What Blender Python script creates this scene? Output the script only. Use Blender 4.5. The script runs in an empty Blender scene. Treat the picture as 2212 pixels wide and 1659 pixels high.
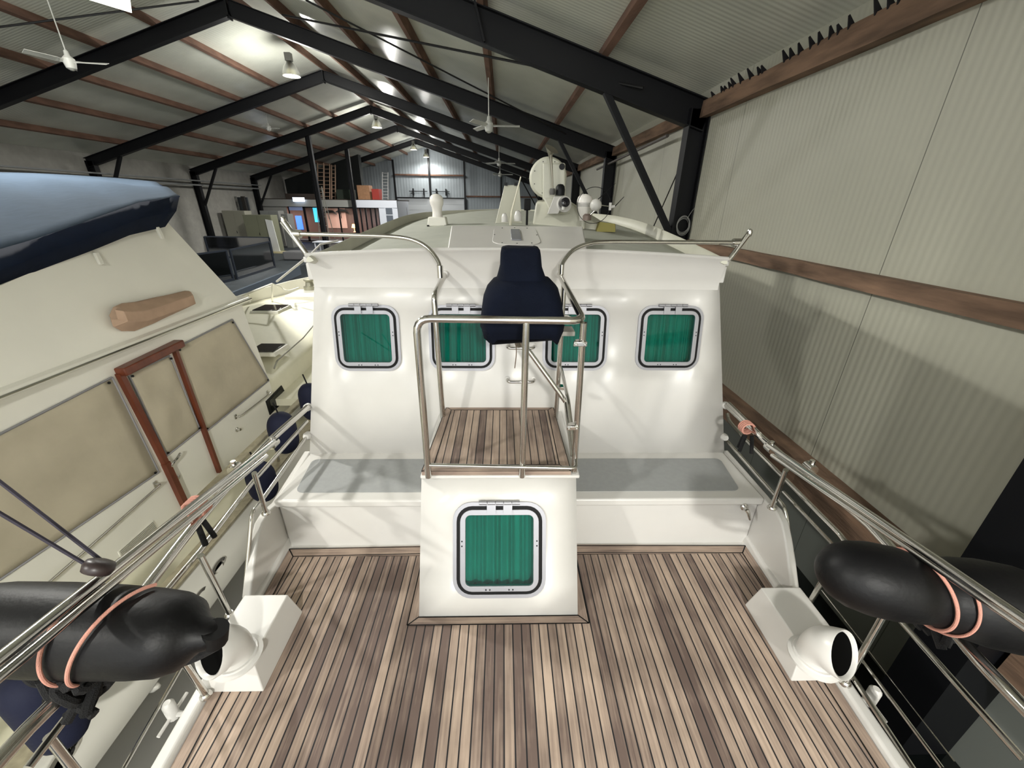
import bpy, bmesh, math, random
from mathutils import Vector, Matrix
random.seed(7)
S=bpy.context.scene
COL=S.collection
# ---------------------------------------------------------------- camera
FPX=866.0; PIT,YAW,ROL=[math.radians(v) for v in (24.2,1.45,0.7)]
C0=Vector((0,0,4.0))
cp,sp,cy_,sy_=math.cos(PIT),math.sin(PIT),math.cos(YAW),math.sin(YAW)
FW=Vector((sy_*cp,cy_*cp,-sp)); R0=Vector((cy_,-sy_,0)); U0=R0.cross(FW)
RR=R0*math.cos(ROL)+U0*math.sin(ROL); UU=-R0*math.sin(ROL)+U0*math.cos(ROL)
cd=bpy.data.cameras.new('camera'); cam=bpy.data.objects.new('camera',cd); COL.objects.link(cam)
cd.sensor_width=36; cd.lens=FPX/2212*36; cd.clip_start=0.05; cd.clip_end=300
m=Matrix((RR,UU,-FW)).transposed().to_4x4(); m.translation=C0; cam.matrix_world=m
S.camera=cam
# ---------------------------------------------------------------- world, view
w=bpy.data.worlds.new('world'); S.world=w; w.use_nodes=True
w.node_tree.nodes['Background'].inputs[0].default_value=(0.86,0.88,0.88,1)
w.node_tree.nodes['Background'].inputs[1].default_value=1.9
S.view_settings.view_transform='Standard'; S.view_settings.look='None'
S.view_settings.gamma=1; S.view_settings.use_curve_mapping=False
S.view_settings.exposure=0.43
LAMP_W=980; LAMP_C=(1.0,0.985,0.93)
# lamps hang under the ridge; their lights are made in high_bay() below
# ---------------------------------------------------------------- helpers
def ray(px,py): return FW+RR*((px-1106)/FPX)-UU*((py-829.5)/FPX)
def at(px,py,x=None,y=None,z=None):
    d=ray(px,py)
    t=(x-C0.x)/d.x if x is not None else (y-C0.y)/d.y if y is not None else (z-C0.z)/d.z
    return C0+d*t
def onp(px,py,p,n):
    d=ray(px,py); n=Vector(n); return C0+d*((Vector(p)-C0).dot(n)/d.dot(n))
def lin(c): return tuple(((v/255)/12.92 if v/255<=.04045 else ((v/255+.055)/1.055)**2.4) for v in c)+(1,)
MATS={}
def mat(name,rgb,rough=.5,metal=0,var=.0,scale=8,bump=0,bscale=40,stretch=None,spec=None,coat=0,rgb2=None):
    if name in MATS: return MATS[name]
    m=bpy.data.materials.new(name); m.use_nodes=True; nt=m.node_tree; b=nt.nodes['Principled BSDF']
    c=lin(rgb); b.inputs['Base Color'].default_value=c; b.inputs['Roughness'].default_value=rough; b.inputs['Metallic'].default_value=metal
    if spec is not None: b.inputs['Specular IOR Level'].default_value=spec
    if coat: b.inputs['Coat Weight'].default_value=coat; b.inputs['Coat Roughness'].default_value=.1
    if var or bump or rgb2:
        geo=nt.nodes.new('ShaderNodeNewGeometry'); mp=nt.nodes.new('ShaderNodeMapping'); nt.links.new(geo.outputs['Position'],mp.inputs[0])
        if stretch: mp.inputs['Scale'].default_value=stretch
    if var or rgb2:
        n=nt.nodes.new('ShaderNodeTexNoise'); n.inputs['Scale'].default_value=scale; n.inputs['Detail'].default_value=6
        nt.links.new(mp.outputs[0],n.inputs['Vector'])
        r=nt.nodes.new('ShaderNodeValToRGB'); r.color_ramp.elements[0].position=.35; r.color_ramp.elements[1].position=.65
        c2=lin(rgb2) if rgb2 else tuple(min(1,v*(1+var)) for v in c[:3])+(1,)
        r.color_ramp.elements[0].color=tuple(v*(1-var) for v in c[:3])+(1,); r.color_ramp.elements[1].color=c2
        nt.links.new(n.outputs['Fac'],r.inputs[0]); nt.links.new(r.outputs[0],b.inputs['Base Color'])
    if bump:
        n=nt.nodes.new('ShaderNodeTexNoise'); n.inputs['Scale'].default_value=bscale; nt.links.new(mp.outputs[0],n.inputs['Vector'])
        bu=nt.nodes.new('ShaderNodeBump'); bu.inputs['Strength'].default_value=bump; bu.inputs['Distance'].default_value=.01
        nt.links.new(n.outputs['Fac'],bu.inputs['Height']); nt.links.new(bu.outputs[0],b.inputs['Normal'])
    MATS[name]=m; return m
def math_node(nt,op,a,b=None,c=None):
    n=nt.nodes.new('ShaderNodeMath'); n.operation=op
    for i,v in enumerate((a,b,c)):
        if v is None: continue
        if hasattr(v,'node'): nt.links.new(v,n.inputs[i])
        else: n.inputs[i].default_value=v
    return n.outputs[0]
def teak(name,axis,pitch,off=0,caulk=.09,cols=((99,83,76),(178,158,141))):
    """weathered teak; planks side by side along axis (0=x,1=y), None = no seams"""
    m=bpy.data.materials.new(name); m.use_nodes=True; nt=m.node_tree; b=nt.nodes['Principled BSDF']; b.inputs['Roughness'].default_value=.75
    L=nt.links.new
    geo=nt.nodes.new('ShaderNodeNewGeometry'); sx=nt.nodes.new('ShaderNodeSeparateXYZ'); L(geo.outputs['Position'],sx.inputs[0])
    mp=nt.nodes.new('ShaderNodeMapping'); L(geo.outputs['Position'],mp.inputs[0])
    mp.inputs['Scale'].default_value=(70,3,20) if axis==0 else (3,70,20)
    gr=nt.nodes.new('ShaderNodeTexNoise'); gr.inputs['Scale'].default_value=1; gr.inputs['Detail'].default_value=5; L(mp.outputs[0],gr.inputs['Vector'])
    big=nt.nodes.new('ShaderNodeTexNoise'); big.inputs['Scale'].default_value=3.5; big.inputs['Detail'].default_value=4; L(geo.outputs['Position'],big.inputs['Vector'])
    f=math_node(nt,'MULTIPLY',gr.outputs['Fac'],.55)
    f=math_node(nt,'MULTIPLY_ADD',big.outputs['Fac'],.55,f)
    if pitch:
        u=math_node(nt,'DIVIDE',math_node(nt,'ADD',sx.outputs[axis],50+off),pitch)
        wn=nt.nodes.new('ShaderNodeTexWhiteNoise'); wn.noise_dimensions='1D'; L(math_node(nt,'FLOOR',u),wn.inputs['W'])
        f=math_node(nt,'MULTIPLY_ADD',wn.outputs['Value'],.42,f); f=math_node(nt,'SUBTRACT',f,.26)
        fr=math_node(nt,'FRACT',u)
        seam=math_node(nt,'LESS_THAN',fr,caulk)
    r=nt.nodes.new('ShaderNodeValToRGB'); r.color_ramp.elements[0].position=.32; r.color_ramp.elements[1].position=.78
    r.color_ramp.elements[0].color=lin(cols[0]); r.color_ramp.elements[1].color=lin(cols[1]); L(f,r.inputs[0])
    if pitch:
        mx=nt.nodes.new('ShaderNodeMix'); mx.data_type='RGBA'; L(seam,mx.inputs['Factor']); L(r.outputs[0],mx.inputs[6]); mx.inputs[7].default_value=(.006,.006,.008,1)
        L(mx.outputs[2],b.inputs['Base Color'])
    else: L(r.outputs[0],b.inputs['Base Color'])
    bu=nt.nodes.new('ShaderNodeBump'); bu.inputs['Strength'].default_value=.25; bu.inputs['Distance'].default_value=.004; L(gr.outputs['Fac'],bu.inputs['Height']); L(bu.outputs[0],b.inputs['Normal'])
    return m
def ribbed(name,rgb,axis,pitch,rough=.4,metal=0,depth=.006,var=.08,seam=None,spec=.5,duty=.5):
    """profiled sheet: fine ribs repeated along an axis as bump, with optional joint lines"""
    m=bpy.data.materials.new(name); m.use_nodes=True; nt=m.node_tree; b=nt.nodes['Principled BSDF']; L=nt.links.new
    b.inputs['Roughness'].default_value=rough; b.inputs['Metallic'].default_value=metal; b.inputs['Specular IOR Level'].default_value=spec
    geo=nt.nodes.new('ShaderNodeNewGeometry'); sx=nt.nodes.new('ShaderNodeSeparateXYZ'); L(geo.outputs['Position'],sx.inputs[0])
    u=math_node(nt,'DIVIDE',math_node(nt,'ADD',sx.outputs[axis],50),pitch)
    h=math_node(nt,'SINE',math_node(nt,'MULTIPLY',u,2*math.pi))
    n=nt.nodes.new('ShaderNodeTexNoise'); n.inputs['Scale'].default_value=.8; n.inputs['Detail'].default_value=5; L(geo.outputs['Position'],n.inputs['Vector'])
    r=nt.nodes.new('ShaderNodeValToRGB'); c=lin(rgb); r.color_ramp.elements[0].position=.3; r.color_ramp.elements[1].position=.7
    r.color_ramp.elements[0].color=tuple(v*(1-var) for v in c[:3])+(1,); r.color_ramp.elements[1].color=tuple(min(1,v*(1+var)) for v in c[:3])+(1,)
    L(n.outputs['Fac'],r.inputs[0]); out=r.outputs[0]
    if seam:
        s=math_node(nt,'LESS_THAN',math_node(nt,'FRACT',math_node(nt,'DIVIDE',math_node(nt,'ADD',sx.outputs[axis],50+seam[1]),seam[0])),seam[2])
        mx=nt.nodes.new('ShaderNodeMix'); mx.data_type='RGBA'; L(s,mx.inputs['Factor']); L(out,mx.inputs[6]); mx.inputs[7].default_value=tuple(v*.3 for v in c[:3])+(1,); out=mx.outputs[2]
    L(out,b.inputs['Base Color'])
    bu=nt.nodes.new('ShaderNodeBump'); bu.inputs['Strength'].default_value=.5; bu.inputs['Distance'].default_value=depth; L(h,bu.inputs['Height']); L(bu.outputs[0],b.inputs['Normal'])
    return m
def emis(name,rgb,s):
    m=bpy.data.materials.new(name); m.use_nodes=True; b=m.node_tree.nodes['Principled BSDF']; b.inputs['Base Color'].default_value=lin(rgb)
    b.inputs['Emission Color'].default_value=lin(rgb); b.inputs['Emission Strength'].default_value=s; return m
def glassy(name,tint,rough=.02,fac=.12):
    m=bpy.data.materials.new(name); m.use_nodes=True; nt=m.node_tree; nt.nodes.clear(); L=nt.links.new
    o=nt.nodes.new('ShaderNodeOutputMaterial'); t=nt.nodes.new('ShaderNodeBsdfTransparent'); g=nt.nodes.new('ShaderNodeBsdfGlossy'); g.inputs['Roughness'].default_value=rough
    t.inputs[0].default_value=lin(tint); f=nt.nodes.new('ShaderNodeFresnel'); f.inputs['IOR'].default_value=1.5
    a=math_node(nt,'ADD',f.outputs[0],fac-.04); mx=nt.nodes.new('ShaderNodeMixShader'); L(a,mx.inputs[0]); L(t.outputs[0],mx.inputs[1]); L(g.outputs[0],mx.inputs[2]); L(mx.outputs[0],o.inputs[0]); return m

ORG={}
def finish(bm,name,ma,parent=None,bevel=0,sub=0,smooth=True,angle=38,keep=False):
    bmesh.ops.remove_doubles(bm,verts=bm.verts,dist=1e-5) if not keep else None
    bmesh.ops.recalc_face_normals(bm,faces=bm.faces) if not keep else None
    xs=[v.co for v in bm.verts]
    lo=Vector((min(v.x for v in xs),min(v.y for v in xs),min(v.z for v in xs))); hi=Vector((max(v.x for v in xs),max(v.y for v in xs),max(v.z for v in xs)))
    org=Vector(((lo.x+hi.x)/2,(lo.y+hi.y)/2,lo.z))
    bmesh.ops.translate(bm,verts=bm.verts,vec=-org)
    for f in bm.faces: f.smooth=smooth
    if smooth:
        for e in bm.edges:
            if len(e.link_faces)==2 and e.calc_face_angle(0)>math.radians(angle): e.smooth=False
    me=bpy.data.meshes.new(name); bm.to_mesh(me); bm.free()
    o=bpy.data.objects.new(name,me); COL.objects.link(o)
    if ma: me.materials.append(ma)
    if parent: o.parent=parent; o.location=org-ORG[parent.name]
    else: o.location=org
    ORG[o.name]=org
    if bevel:
        b=o.modifiers.new('bevel','BEVEL'); b.width=bevel; b.segments=3; b.limit_method='ANGLE'; b.angle_limit=math.radians(35)
    if sub:
        s=o.modifiers.new('sub','SUBSURF'); s.levels=sub; s.render_levels=sub
    return o
def thing(name,label,cat,loc,group=None):
    o=bpy.data.objects.new(name,None); COL.objects.link(o); o.location=loc; ORG[o.name]=Vector(loc); o.empty_display_size=.1
    o['label']=label; o['category']=cat
    if group: o['group']=group
    return o
def tag(o,label,cat,group=None):
    o['label']=label; o['category']=cat
    if group: o['group']=group
    return o
def struct(o): o['kind']='structure'; return o
def dup(o,delta,label=None,parent=None):
    c=o.copy(); COL.objects.link(c)
    if parent is not None: c.parent=parent
    else:
        c.location=o.location+Vector(delta)
        if label: c['label']=label
        ORG[c.name]=ORG[o.name]+Vector(delta)
    for ch in [x for x in bpy.data.objects if x.parent==o]: dup(ch,(0,0,0),None,c)
    return c
B=bmesh.new
def box(bm,lo,hi,rot=None,piv=None):
    vs=[bm.verts.new((x,y,z)) for x in (lo[0],hi[0]) for y in (lo[1],hi[1]) for z in (lo[2],hi[2])]
    for f in ((0,1,3,2),(4,6,7,5),(0,4,5,1),(2,3,7,6),(0,2,6,4),(1,5,7,3)): bm.faces.new([vs[i] for i in f])
    if rot is not None:
        p=Vector(piv) if piv else (Vector(lo)+Vector(hi))/2
        for v in vs: v.co=p+rot@(v.co-p)
    return bm
def beam(bm,a,b,wd,ht,up=(0,0,1)):
    """rectangular bar from a to b"""
    a,b=Vector(a),Vector(b); d=(b-a).normalized(); s=d.cross(Vector(up)).normalized(); u=s.cross(d)
    vs=[bm.verts.new(p+s*i*wd/2+u*j*ht/2) for p in (a,b) for i,j in ((-1,-1),(1,-1),(1,1),(-1,1))]
    for f in ((0,1,2,3),(7,6,5,4),(0,4,5,1),(1,5,6,2),(2,6,7,3),(3,7,4,0)): bm.faces.new([vs[i] for i in f])
    return bm
def ibeam(bm,a,b,wd,ht,up=(0,0,1),t=.014):
    a,b=Vector(a),Vector(b); d=(b-a).normalized(); s=d.cross(Vector(up)).normalized(); u=s.cross(d)
    beam(bm,a+u*(ht/2-t/2),b+u*(ht/2-t/2),wd,t*1.4,up); beam(bm,a-u*(ht/2-t/2),b-u*(ht/2-t/2),wd,t*1.4,up); beam(bm,a,b,t,ht-t,up)
    return bm
def hull(bm,pts_lo,pts_hi):
    """prism between two polygons with the same count"""
    n=len(pts_lo); A=[bm.verts.new(p) for p in pts_lo]; D=[bm.verts.new(p) for p in pts_hi]
    bm.faces.new(A[::-1]); bm.faces.new(D)
    for i in range(n): bm.faces.new((A[i],A[(i+1)%n],D[(i+1)%n],D[i]))
    return bm
def loft(bm,rings,cap=True,close=True):
    R=[[bm.verts.new(p) for p in r] for r in rings]; n=len(R[0])
    for a,b in zip(R,R[1:]):
        for i in range(n if close else n-1): bm.faces.new((a[i],a[(i+1)%n],b[(i+1)%n],b[i]))
    if cap: bm.faces.new(R[0][::-1]); bm.faces.new(R[-1])
    return R
def spline(pts,k=6):
    P=[Vector(p) for p in pts]
    if len(P)<3: return P
    Q=[P[0]*2-P[1]]+P+[P[-1]*2-P[-2]]; out=[]
    for i in range(1,len(Q)-2):
        for j in range(k):
            t=j/k; a,b,c,d=Q[i-1:i+3]
            out.append(.5*((2*b)+(c-a)*t+(2*a-5*b+4*c-d)*t*t+(3*b-a-3*c+d)*t**3))
    out.append(P[-1]); return out
def fillet(pts,r=.06,k=5):
    P=[Vector(p) for p in pts]; out=[P[0]]
    for a,b,c in zip(P,P[1:],P[2:]):
        u=(a-b);v=(c-b); q=min(r,u.length*.45,v.length*.45); s=b+u.normalized()*q; e=b+v.normalized()*q
        for j in range(k+1):
            t=j/k; out.append(s*(1-t)**2+b*2*t*(1-t)+e*t*t)
    out.append(P[-1]); return out
def tube(bm,pts,r,n=10,cap=True):
    P=[Vector(p) for p in pts]; rs=r if isinstance(r,(list,tuple)) else [r]*len(P)
    t0=(P[1]-P[0]).normalized(); ref=Vector((0,0,1)) if abs(t0.z)<.9 else Vector((1,0,0)); s=t0.cross(ref).normalized(); rings=[]
    for i,p in enumerate(P):
        t=((P[min(i+1,len(P)-1)]-P[max(i-1,0)])).normalized(); s=(s-t*s.dot(t)).normalized(); u=s.cross(t)
        rings.append([p+(s*math.cos(a)+u*math.sin(a))*rs[i] for a in (2*math.pi*j/n for j in range(n))])
    loft(bm,rings,cap); return bm
def lathe(bm,prof,o,axis=(0,0,1),n=24,cap=True):
    o=Vector(o); ax=Vector(axis).normalized(); ref=Vector((1,0,0)) if abs(ax.x)<.9 else Vector((0,1,0)); s=ax.cross(ref).normalized(); u=ax.cross(s)
    loft(bm,[[o+ax*h+(s*math.cos(a)+u*math.sin(a))*max(r,1e-4) for a in (2*math.pi*j/n for j in range(n))] for r,h in prof],cap); return bm
def rrect(w,h,r,n=6):
    out=[]
    for cx,cy,a0 in ((w/2-r,h/2-r,0),(-w/2+r,h/2-r,90),(-w/2+r,-h/2+r,180),(w/2-r,-h/2+r,270)):
        for j in range(n+1):
            a=math.radians(a0+90*j/n); out.append((cx+r*math.cos(a),cy+r*math.sin(a)))
    return out
def ringplate(bm,o,X,Y,N,ow,oh,orr,iw,ih,irr,z0,z1):
    """rounded frame between outer and inner outline, from height z0 to z1 along N"""
    A=rrect(ow,oh,orr); D=rrect(iw,ih,irr); P=lambda q,z:o+X*q[0]+Y*q[1]+N*z
    loft(bm,[[P(q,z0) for q in A],[P(q,z1) for q in A],[P(q,z1) for q in D],[P(q,z0) for q in D]],False); return bm
def plate(bm,o,X,Y,N,w_,h_,r,z0,z1):
    A=rrect(w_,h_,r); loft(bm,[[o+X*q[0]+Y*q[1]+N*z for q in A] for z in (z0,z1)]); return bm
def quad(bm,pts):
    bm.faces.new([bm.verts.new(p) for p in pts]); return bm
# ---------------------------------------------------------------- materials
gel=mat('white_gelcoat',(203,201,197),.32,var=.02,scale=3)
gelr=mat('roof_gelcoat',(202,201,186),.4,var=.03,scale=4)
pad=mat('grey_nonslip',(152,154,154),.8,var=.03,scale=30,bump=.3,bscale=500)
chrome=mat('polished_stainless',(205,203,198),.14,1)
alu=mat('brushed_aluminium',(158,158,163),.45,.6)
blackr=mat('black_rubber',(6,6,7),.6,spec=.25)
blkfend=mat('black_fender_cover',(5,5,7),.5,spec=.28,bump=.1,bscale=60)
blkrope=mat('black_rope',(4,4,6),.9,bump=.6,bscale=300)
pink=mat('pink_bungee',(196,140,124),.7,bump=.4,bscale=400)
teakd=teak('teak_deck_planks',0,.052,off=.018,caulk=.14)
teakp=teak('teak_platform_planks',0,.0505,off=.02,caulk=.115)
teakb=teak('teak_margin',1,None); teakbx=teak('teak_margin_lengthways',0,None)
navy=mat('navy_canvas',(9,15,29),.9,spec=.15,var=.15,scale=6,bump=.3,bscale=200)
steel=mat('black_steel',(11,12,16),.5,spec=.3)
wood=mat('rough_sawn_timber',(108,80,66),.85,var=.22,scale=6,stretch=(1,.3,1),bump=.4)
woodd=mat('weathered_beam',(116,92,74),.9,var=.4,scale=5,stretch=(1,.25,1.6),bump=.6,bscale=25)
wallm=ribbed('cream_wall_panel',(176,175,160),1,.075,rough=.42,depth=.0022,var=.04,seam=(3.2,.55,.003))
wallw=ribbed('white_wall_panel',(176,178,180),0,.1,rough=.5,depth=.004)
wlow=ribbed('grey_lower_panel',(140,144,138),1,1.0,rough=.5,depth=.001,seam=(1.17,.23,.006))
roofm=ribbed('roof_liner',(212,214,202),1,.09,rough=.26,depth=.003,var=.1,spec=.6)
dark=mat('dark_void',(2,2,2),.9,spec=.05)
crm=mat('cream_gelcoat',(234,232,222),.34,var=.02,scale=2)
crm2=mat('cream_deck',(222,219,196),.6,var=.02)
tan=mat('tan_canvas',(186,177,156),.85,var=.07,scale=3,bump=.35,bscale=9)
mahog=mat('mahogany',(104,52,32),.35,var=.2,scale=12,stretch=(1,1,.3))
greyteak=mat('silvered_teak_rail',(168,160,136),.8,var=.15,scale=20)
curt=mat('teal_curtain',(52,178,160),.8,var=.06,scale=4)
glass=glassy('tinted_window_glass',(188,222,218),.015,.012)
clear=glassy('clear_glass',(235,240,240),.02,.08)
blueg=mat('blue_canvas_fender',(10,17,46),.8,bump=.2)
floorm=mat('dark_quay_floor',(44,50,54),.6,var=.2,scale=2)

def struct_box(name,lo,hi,ma): return struct(finish(box(B(),lo,hi),name,ma))
# ================================================================ the hall
XW,XL,XR=3.6,-18.8,-7.62           # right wall, left wall, ridge
YB,YE=-9.0,47.0
slope=.303
def rz(x,base=9.26): return base-slope*abs(x-XR)
# water and quays
wm=mat('dark_water',(8,12,12),.06,spec=.9)
o=finish(quad(B(),[(-9.8,YB,0),(XW,YB,0),(XW,26,0),(-9.8,26,0)]),'water',wm); o['kind']='structure'
bm=B(); hull(bm,[(XL,YB,-.5),(-9.8,YB,-.5),(-9.6,14,-.5),(-10.3,21,-.5),(-10.3,26,-.5),(XW,26,-.5),(XW,YE,-.5),(XL,YE,-.5)],[(XL,YB,1),(-9.8,YB,1),(-9.6,14,1),(-10.3,21,1),(-10.3,26,1),(XW,26,1),(XW,YE,1),(XL,YE,1)])
struct(finish(bm,'floor',floorm,smooth=False))
o=finish(hull(B(),[(-9.59,6,.62),(-9.50,6,.62),(-9.50,14,.62),(-10.2,21,.62),(-10.29,21,.62),(-9.59,14,.62)],[(-9.59,6,1.03),(-9.50,6,1.03),(-9.50,14,1.03),(-10.2,21,1.03),(-10.29,21,1.03),(-9.59,14,1.03)]),'trim_1',mat('quay_fascia',(70,80,92),.6)); struct(o)
# walls
struct_box('wall_right',(XW,YB,1.05),(XW+.12,YE,5.9),wallm)
struct(finish(box(B(),(XW,YB,-.5),(XW+.12,26,1.05)),'wall_right_lower',wlow))
wl=mat('whitewashed_block_wall',(150,148,142),.85,var=.08,scale=3)
struct_box('wall_left',(XL-.12,YB,1),(XL,YE,5.9),wl)
we=ribbed('end_wall_panel',(152,160,166),0,.3,rough=.6,depth=.01)
bm=B(); hull(bm,[(XL,YE,1),(XW,YE,1),(XW,YE,rz(XW)),(XR,YE,rz(XR)),(XL,YE,rz(XL))],[(XL,YE+.15,1),(XW,YE+.15,1),(XW,YE+.15,rz(XW)),(XR,YE+.15,rz(XR)),(XL,YE+.15,rz(XL))])
struct(finish(bm,'wall_front',we,smooth=False))
bm=B()
for xe in (XW+.1,XL-.1):
    hull(bm,[(XR,YB,rz(XR)),(xe,YB,rz(xe)),(xe,YB,rz(xe)+.1),(XR,YB,rz(XR)+.1)],[(XR,YE,rz(XR)),(xe,YE,rz(xe)),(xe,YE,rz(xe)+.1),(XR,YE,rz(XR)+.1)])
struct(finish(bm,'ceiling',roofm,smooth=False))
# roller door in the end wall
rd=thing('roller_door','large pale sectional door in the far gable wall','door',(-7.6,46.9,1))
bm=B(); 
for i in range(6): box(bm,(-11.05,46.86,1+i*.57),(-4.15,46.98,1.56+i*.57))
finish(bm,'door_leaf',mat('pale_door_panel',(176,180,184),.5),rd,bevel=.01)
finish(box(box(B(),(-11.2,46.8,1),(-11.05,46.98,4.5)),(-4.15,46.8,1),(-4.0,46.98,4.5)),'door_track',mat('grey_track',(110,116,124),.5),rd)
finish(box(B(),(-11.2,46.8,4.42),(-4.0,46.98,4.52)),'door_lintel',steel,rd)
for nm,x0,x1,lab in (('wall_rack',-9.8,-7.9,'dark horizontal rack on the far gable wall, left of the centre post'),('wall_rack',-7.4,-5.6,'dark horizontal rack on the far gable wall, right of the centre post')):
    bm=B(); box(bm,(x0,46.5,5.05),(x1,46.62,5.12)); box(bm,(x0+.35,46.6,4.7),(x0+.45,46.95,5.35)); box(bm,(x1-.45,46.6,4.7),(x1-.35,46.95,5.35)); tag(finish(bm,nm,steel),lab,'rack','racks on the gable wall')
# gable posts and girts
for i,(x,lab) in enumerate(((-11.25,'slim dark gable post at the left edge of the roller door'),(XR,'slim dark gable post on the hall centre line'),(-4.0,'slim dark gable post at the right edge of the roller door'),(-.2,'slim dark gable post right of the roller door'))):
    tag(finish(ibeam(B(),(x,46.7,1 if i!=1 else 4.5),(x,46.7,rz(x)-.2),.16,.2,(0,1,0)),'gable_post',steel),lab,'post','gable posts')
for z,x0,x1,lab in ((6.55,-11.2,-4.1,'timber rail across the gable wall above the roller door'),(4.6,-3.9,3.5,'reddish timber rail on the gable wall beside the roller door')):
    tag(finish(box(B(),(x0,46.8,z),(x1,46.98,z+.14)),'gable_rail',wood),lab,'timber rail')
# portal frames
FR=[(1.85,'nearest one, its right column a black slab beyond the right-hand fender'),(8.27,'second one from the camera, crossing the top right of the picture'),(14.54,'third from the camera, its peak at the top left'),(21.0,'fourth from the camera, behind the first hanging lamp'),(27.6,'fifth from the camera, with a slim inner post'),(33.9,'sixth from the camera, with a slim post by the white office'),(40.6,'last one before the far gable')]
for i,(y,lab) in enumerate(FR):
    t=thing('portal_frame','black steel portal frame, '+lab,'steel frame',(XR,y,1),'portal frames')
    dep=.46 if i==1 else .38; wd=.2
    for sgn,xe in ((1,XW-.02),(-1,XL+.02)):
        xa=XR; top=lambda x:rz(x,9.04)
        a=Vector((xa,y,top(xa)-dep/2)); b=Vector((xe,y,top(xe)-dep/2))
        if not(i==0 and sgn==-1): finish(ibeam(B(),a,b,wd,dep),'rafter',steel,t,smooth=False)
        zc=top(xe)
        c=B(); z0=-.4 if sgn==1 and y<26 else 1.0
        if i==0: box(c,(xe-.42,y-.2,z0),(xe,y+.12,zc-.1))
        else: ibeam(c,(xe-.17*sgn,y,z0),(xe-.17*sgn,y,zc-.1),.24,.34,(1,0,0))
        finish(c,'column',steel,t,smooth=False)
        if i>0:
            br=B()
            if sgn==1: beam(br,(xe-.3,y-.02,3.45),(1.75,y-.02,top(1.75)-dep+.02),.10,.13,(0,1,0))
            else: beam(br,(xe+.3,y,3.7),(xe+1.55,y,top(xe+1.55)-dep),.10,.14,(0,1,0))
            finish(br,'brace',steel,t,smooth=False)
    if i in (4,5):
        px=(664,291) if i==4 else (748.6,323); x=at(*px,y=y).x
        finish(ibeam(B(),(x,y,1),(x,y,top(x)-dep),.22,.26,(1,0,0)),'post',steel,t,smooth=False)
    # apex plates
    finish(box(B(),(XR-.02,y-.1,top(XR)-dep-.06),(XR+.02,y+.1,top(XR))),'apex_plate',steel,t)
    if i==1: finish(beam(B(),(-.45,y,top(-.45)+.02),(-.45+.14,y,top(-.45)-dep-.03),.24,.035,(1,0,0)),'splice_plate',steel,t)
# purlins
PR=[(1.69,'first timber purlin up from the right eave'),(-.34,'second timber purlin up from the right eave'),(-2.1,'third timber purlin up from the right eave'),(-4.05,'fourth timber purlin up from the right eave'),(-5.85,'timber purlin just right of the ridge'),(-7.5,'timber purlin along the ridge'),(-9.75,'first timber purlin left of the ridge'),(-11.45,'second timber purlin left of the ridge'),(-13.15,'third timber purlin left of the ridge'),(-15.1,'fourth timber purlin left of the ridge'),(-17.0,'lowest timber purlin over the left wall')]
for x,lab in PR:
    z=rz(x,9.05); sg=-1 if x>XR else 1
    b=beam(B(),(x,YB,z+.1),(x,YE-.05,z+.1),.11,.2,(sg*-.3,0,1))
    tag(finish(b,'roof_purlin',wood,smooth=False),lab+' of the hall roof','timber','roof purlins')
# eave timber on the right, with ragged torn liner on its top edge
t=thing('eave_beam','heavy weathered timber where the right wall meets the roof','timber',(XW-.08,19,5.42))
bm=B(); n=90
rings=[]
for i in range(n+1):
    y=YB+(YE-YB)*i/n; q=random.uniform(-.012,.012)
    rings.append([(XW-.15+q,y,5.42+q),(XW,y,5.42),(XW,y,5.66),(XW-.13+q,y,5.66+random.uniform(-.015,.015))])
loft(bm,rings); finish(bm,'timber',woodd,t,smooth=False)
bm=B()
for i in range(46):
    y=2.6+i*.145+random.uniform(-.04,.04); h=random.uniform(.02,.07); L_=random.uniform(.03,.08)
    if random.random()<.8: hull(bm,[(XW-.13,y,5.63),(XW-.13,y+.02,5.63),(XW-.05,y+.01,5.66)],[(XW-.16-h,y-L_,5.68+h),(XW-.16-h,y-L_+.012,5.68+h),(XW-.15-h,y-L_,5.69+h)])
o=finish(bm,'torn_liner_edge',mat('torn_black_liner',(26,24,28),.9),t); o['kind']='stuff'
# girt timbers on the right wall
def wall_timber(name,label,x0,z0,z1,y0=YB,y1=8.0,sag=0):
    rings=[]
    for i in range(61):
        y=y0+(y1-y0)*i/60; q=random.uniform(-.006,.006)
        rings.append([(x0+q,y,z0+abs(q)),(XW-.003,y,z0),(XW-.003,y,z1+q*.3),(x0+.01+q,y,z1+q)])
    return tag(finish(loft_bm(rings),name,woodd,smooth=False),label,'timber')
def loft_bm(r): b=B(); loft(b,r); return b
wall_timber('wall_timber','weathered timber rail halfway up the right wall, level with the cabin roof',XW-.11,3.26,3.42)
wall_timber('fender_timber','broad brown timber low on the right wall, above the dark lower panelling behind the rail',XW-.24,1.05,1.36,2.0,8.05)
wall_timber('fender_timber','broad brown timber low on the right wall, bottom right corner beyond the black column',XW-.24,1.05,1.36,-8.9,1.62)
for y0,y1 in ((8.5,14.3),(14.8,20.8),(21.2,27.3)): wall_timber('wall_timber','weathered timber rail on the right wall between the columns, behind the mast',XW-.11,3.26,3.42,y0,y1)['group']='wall rails behind the mast'
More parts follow.
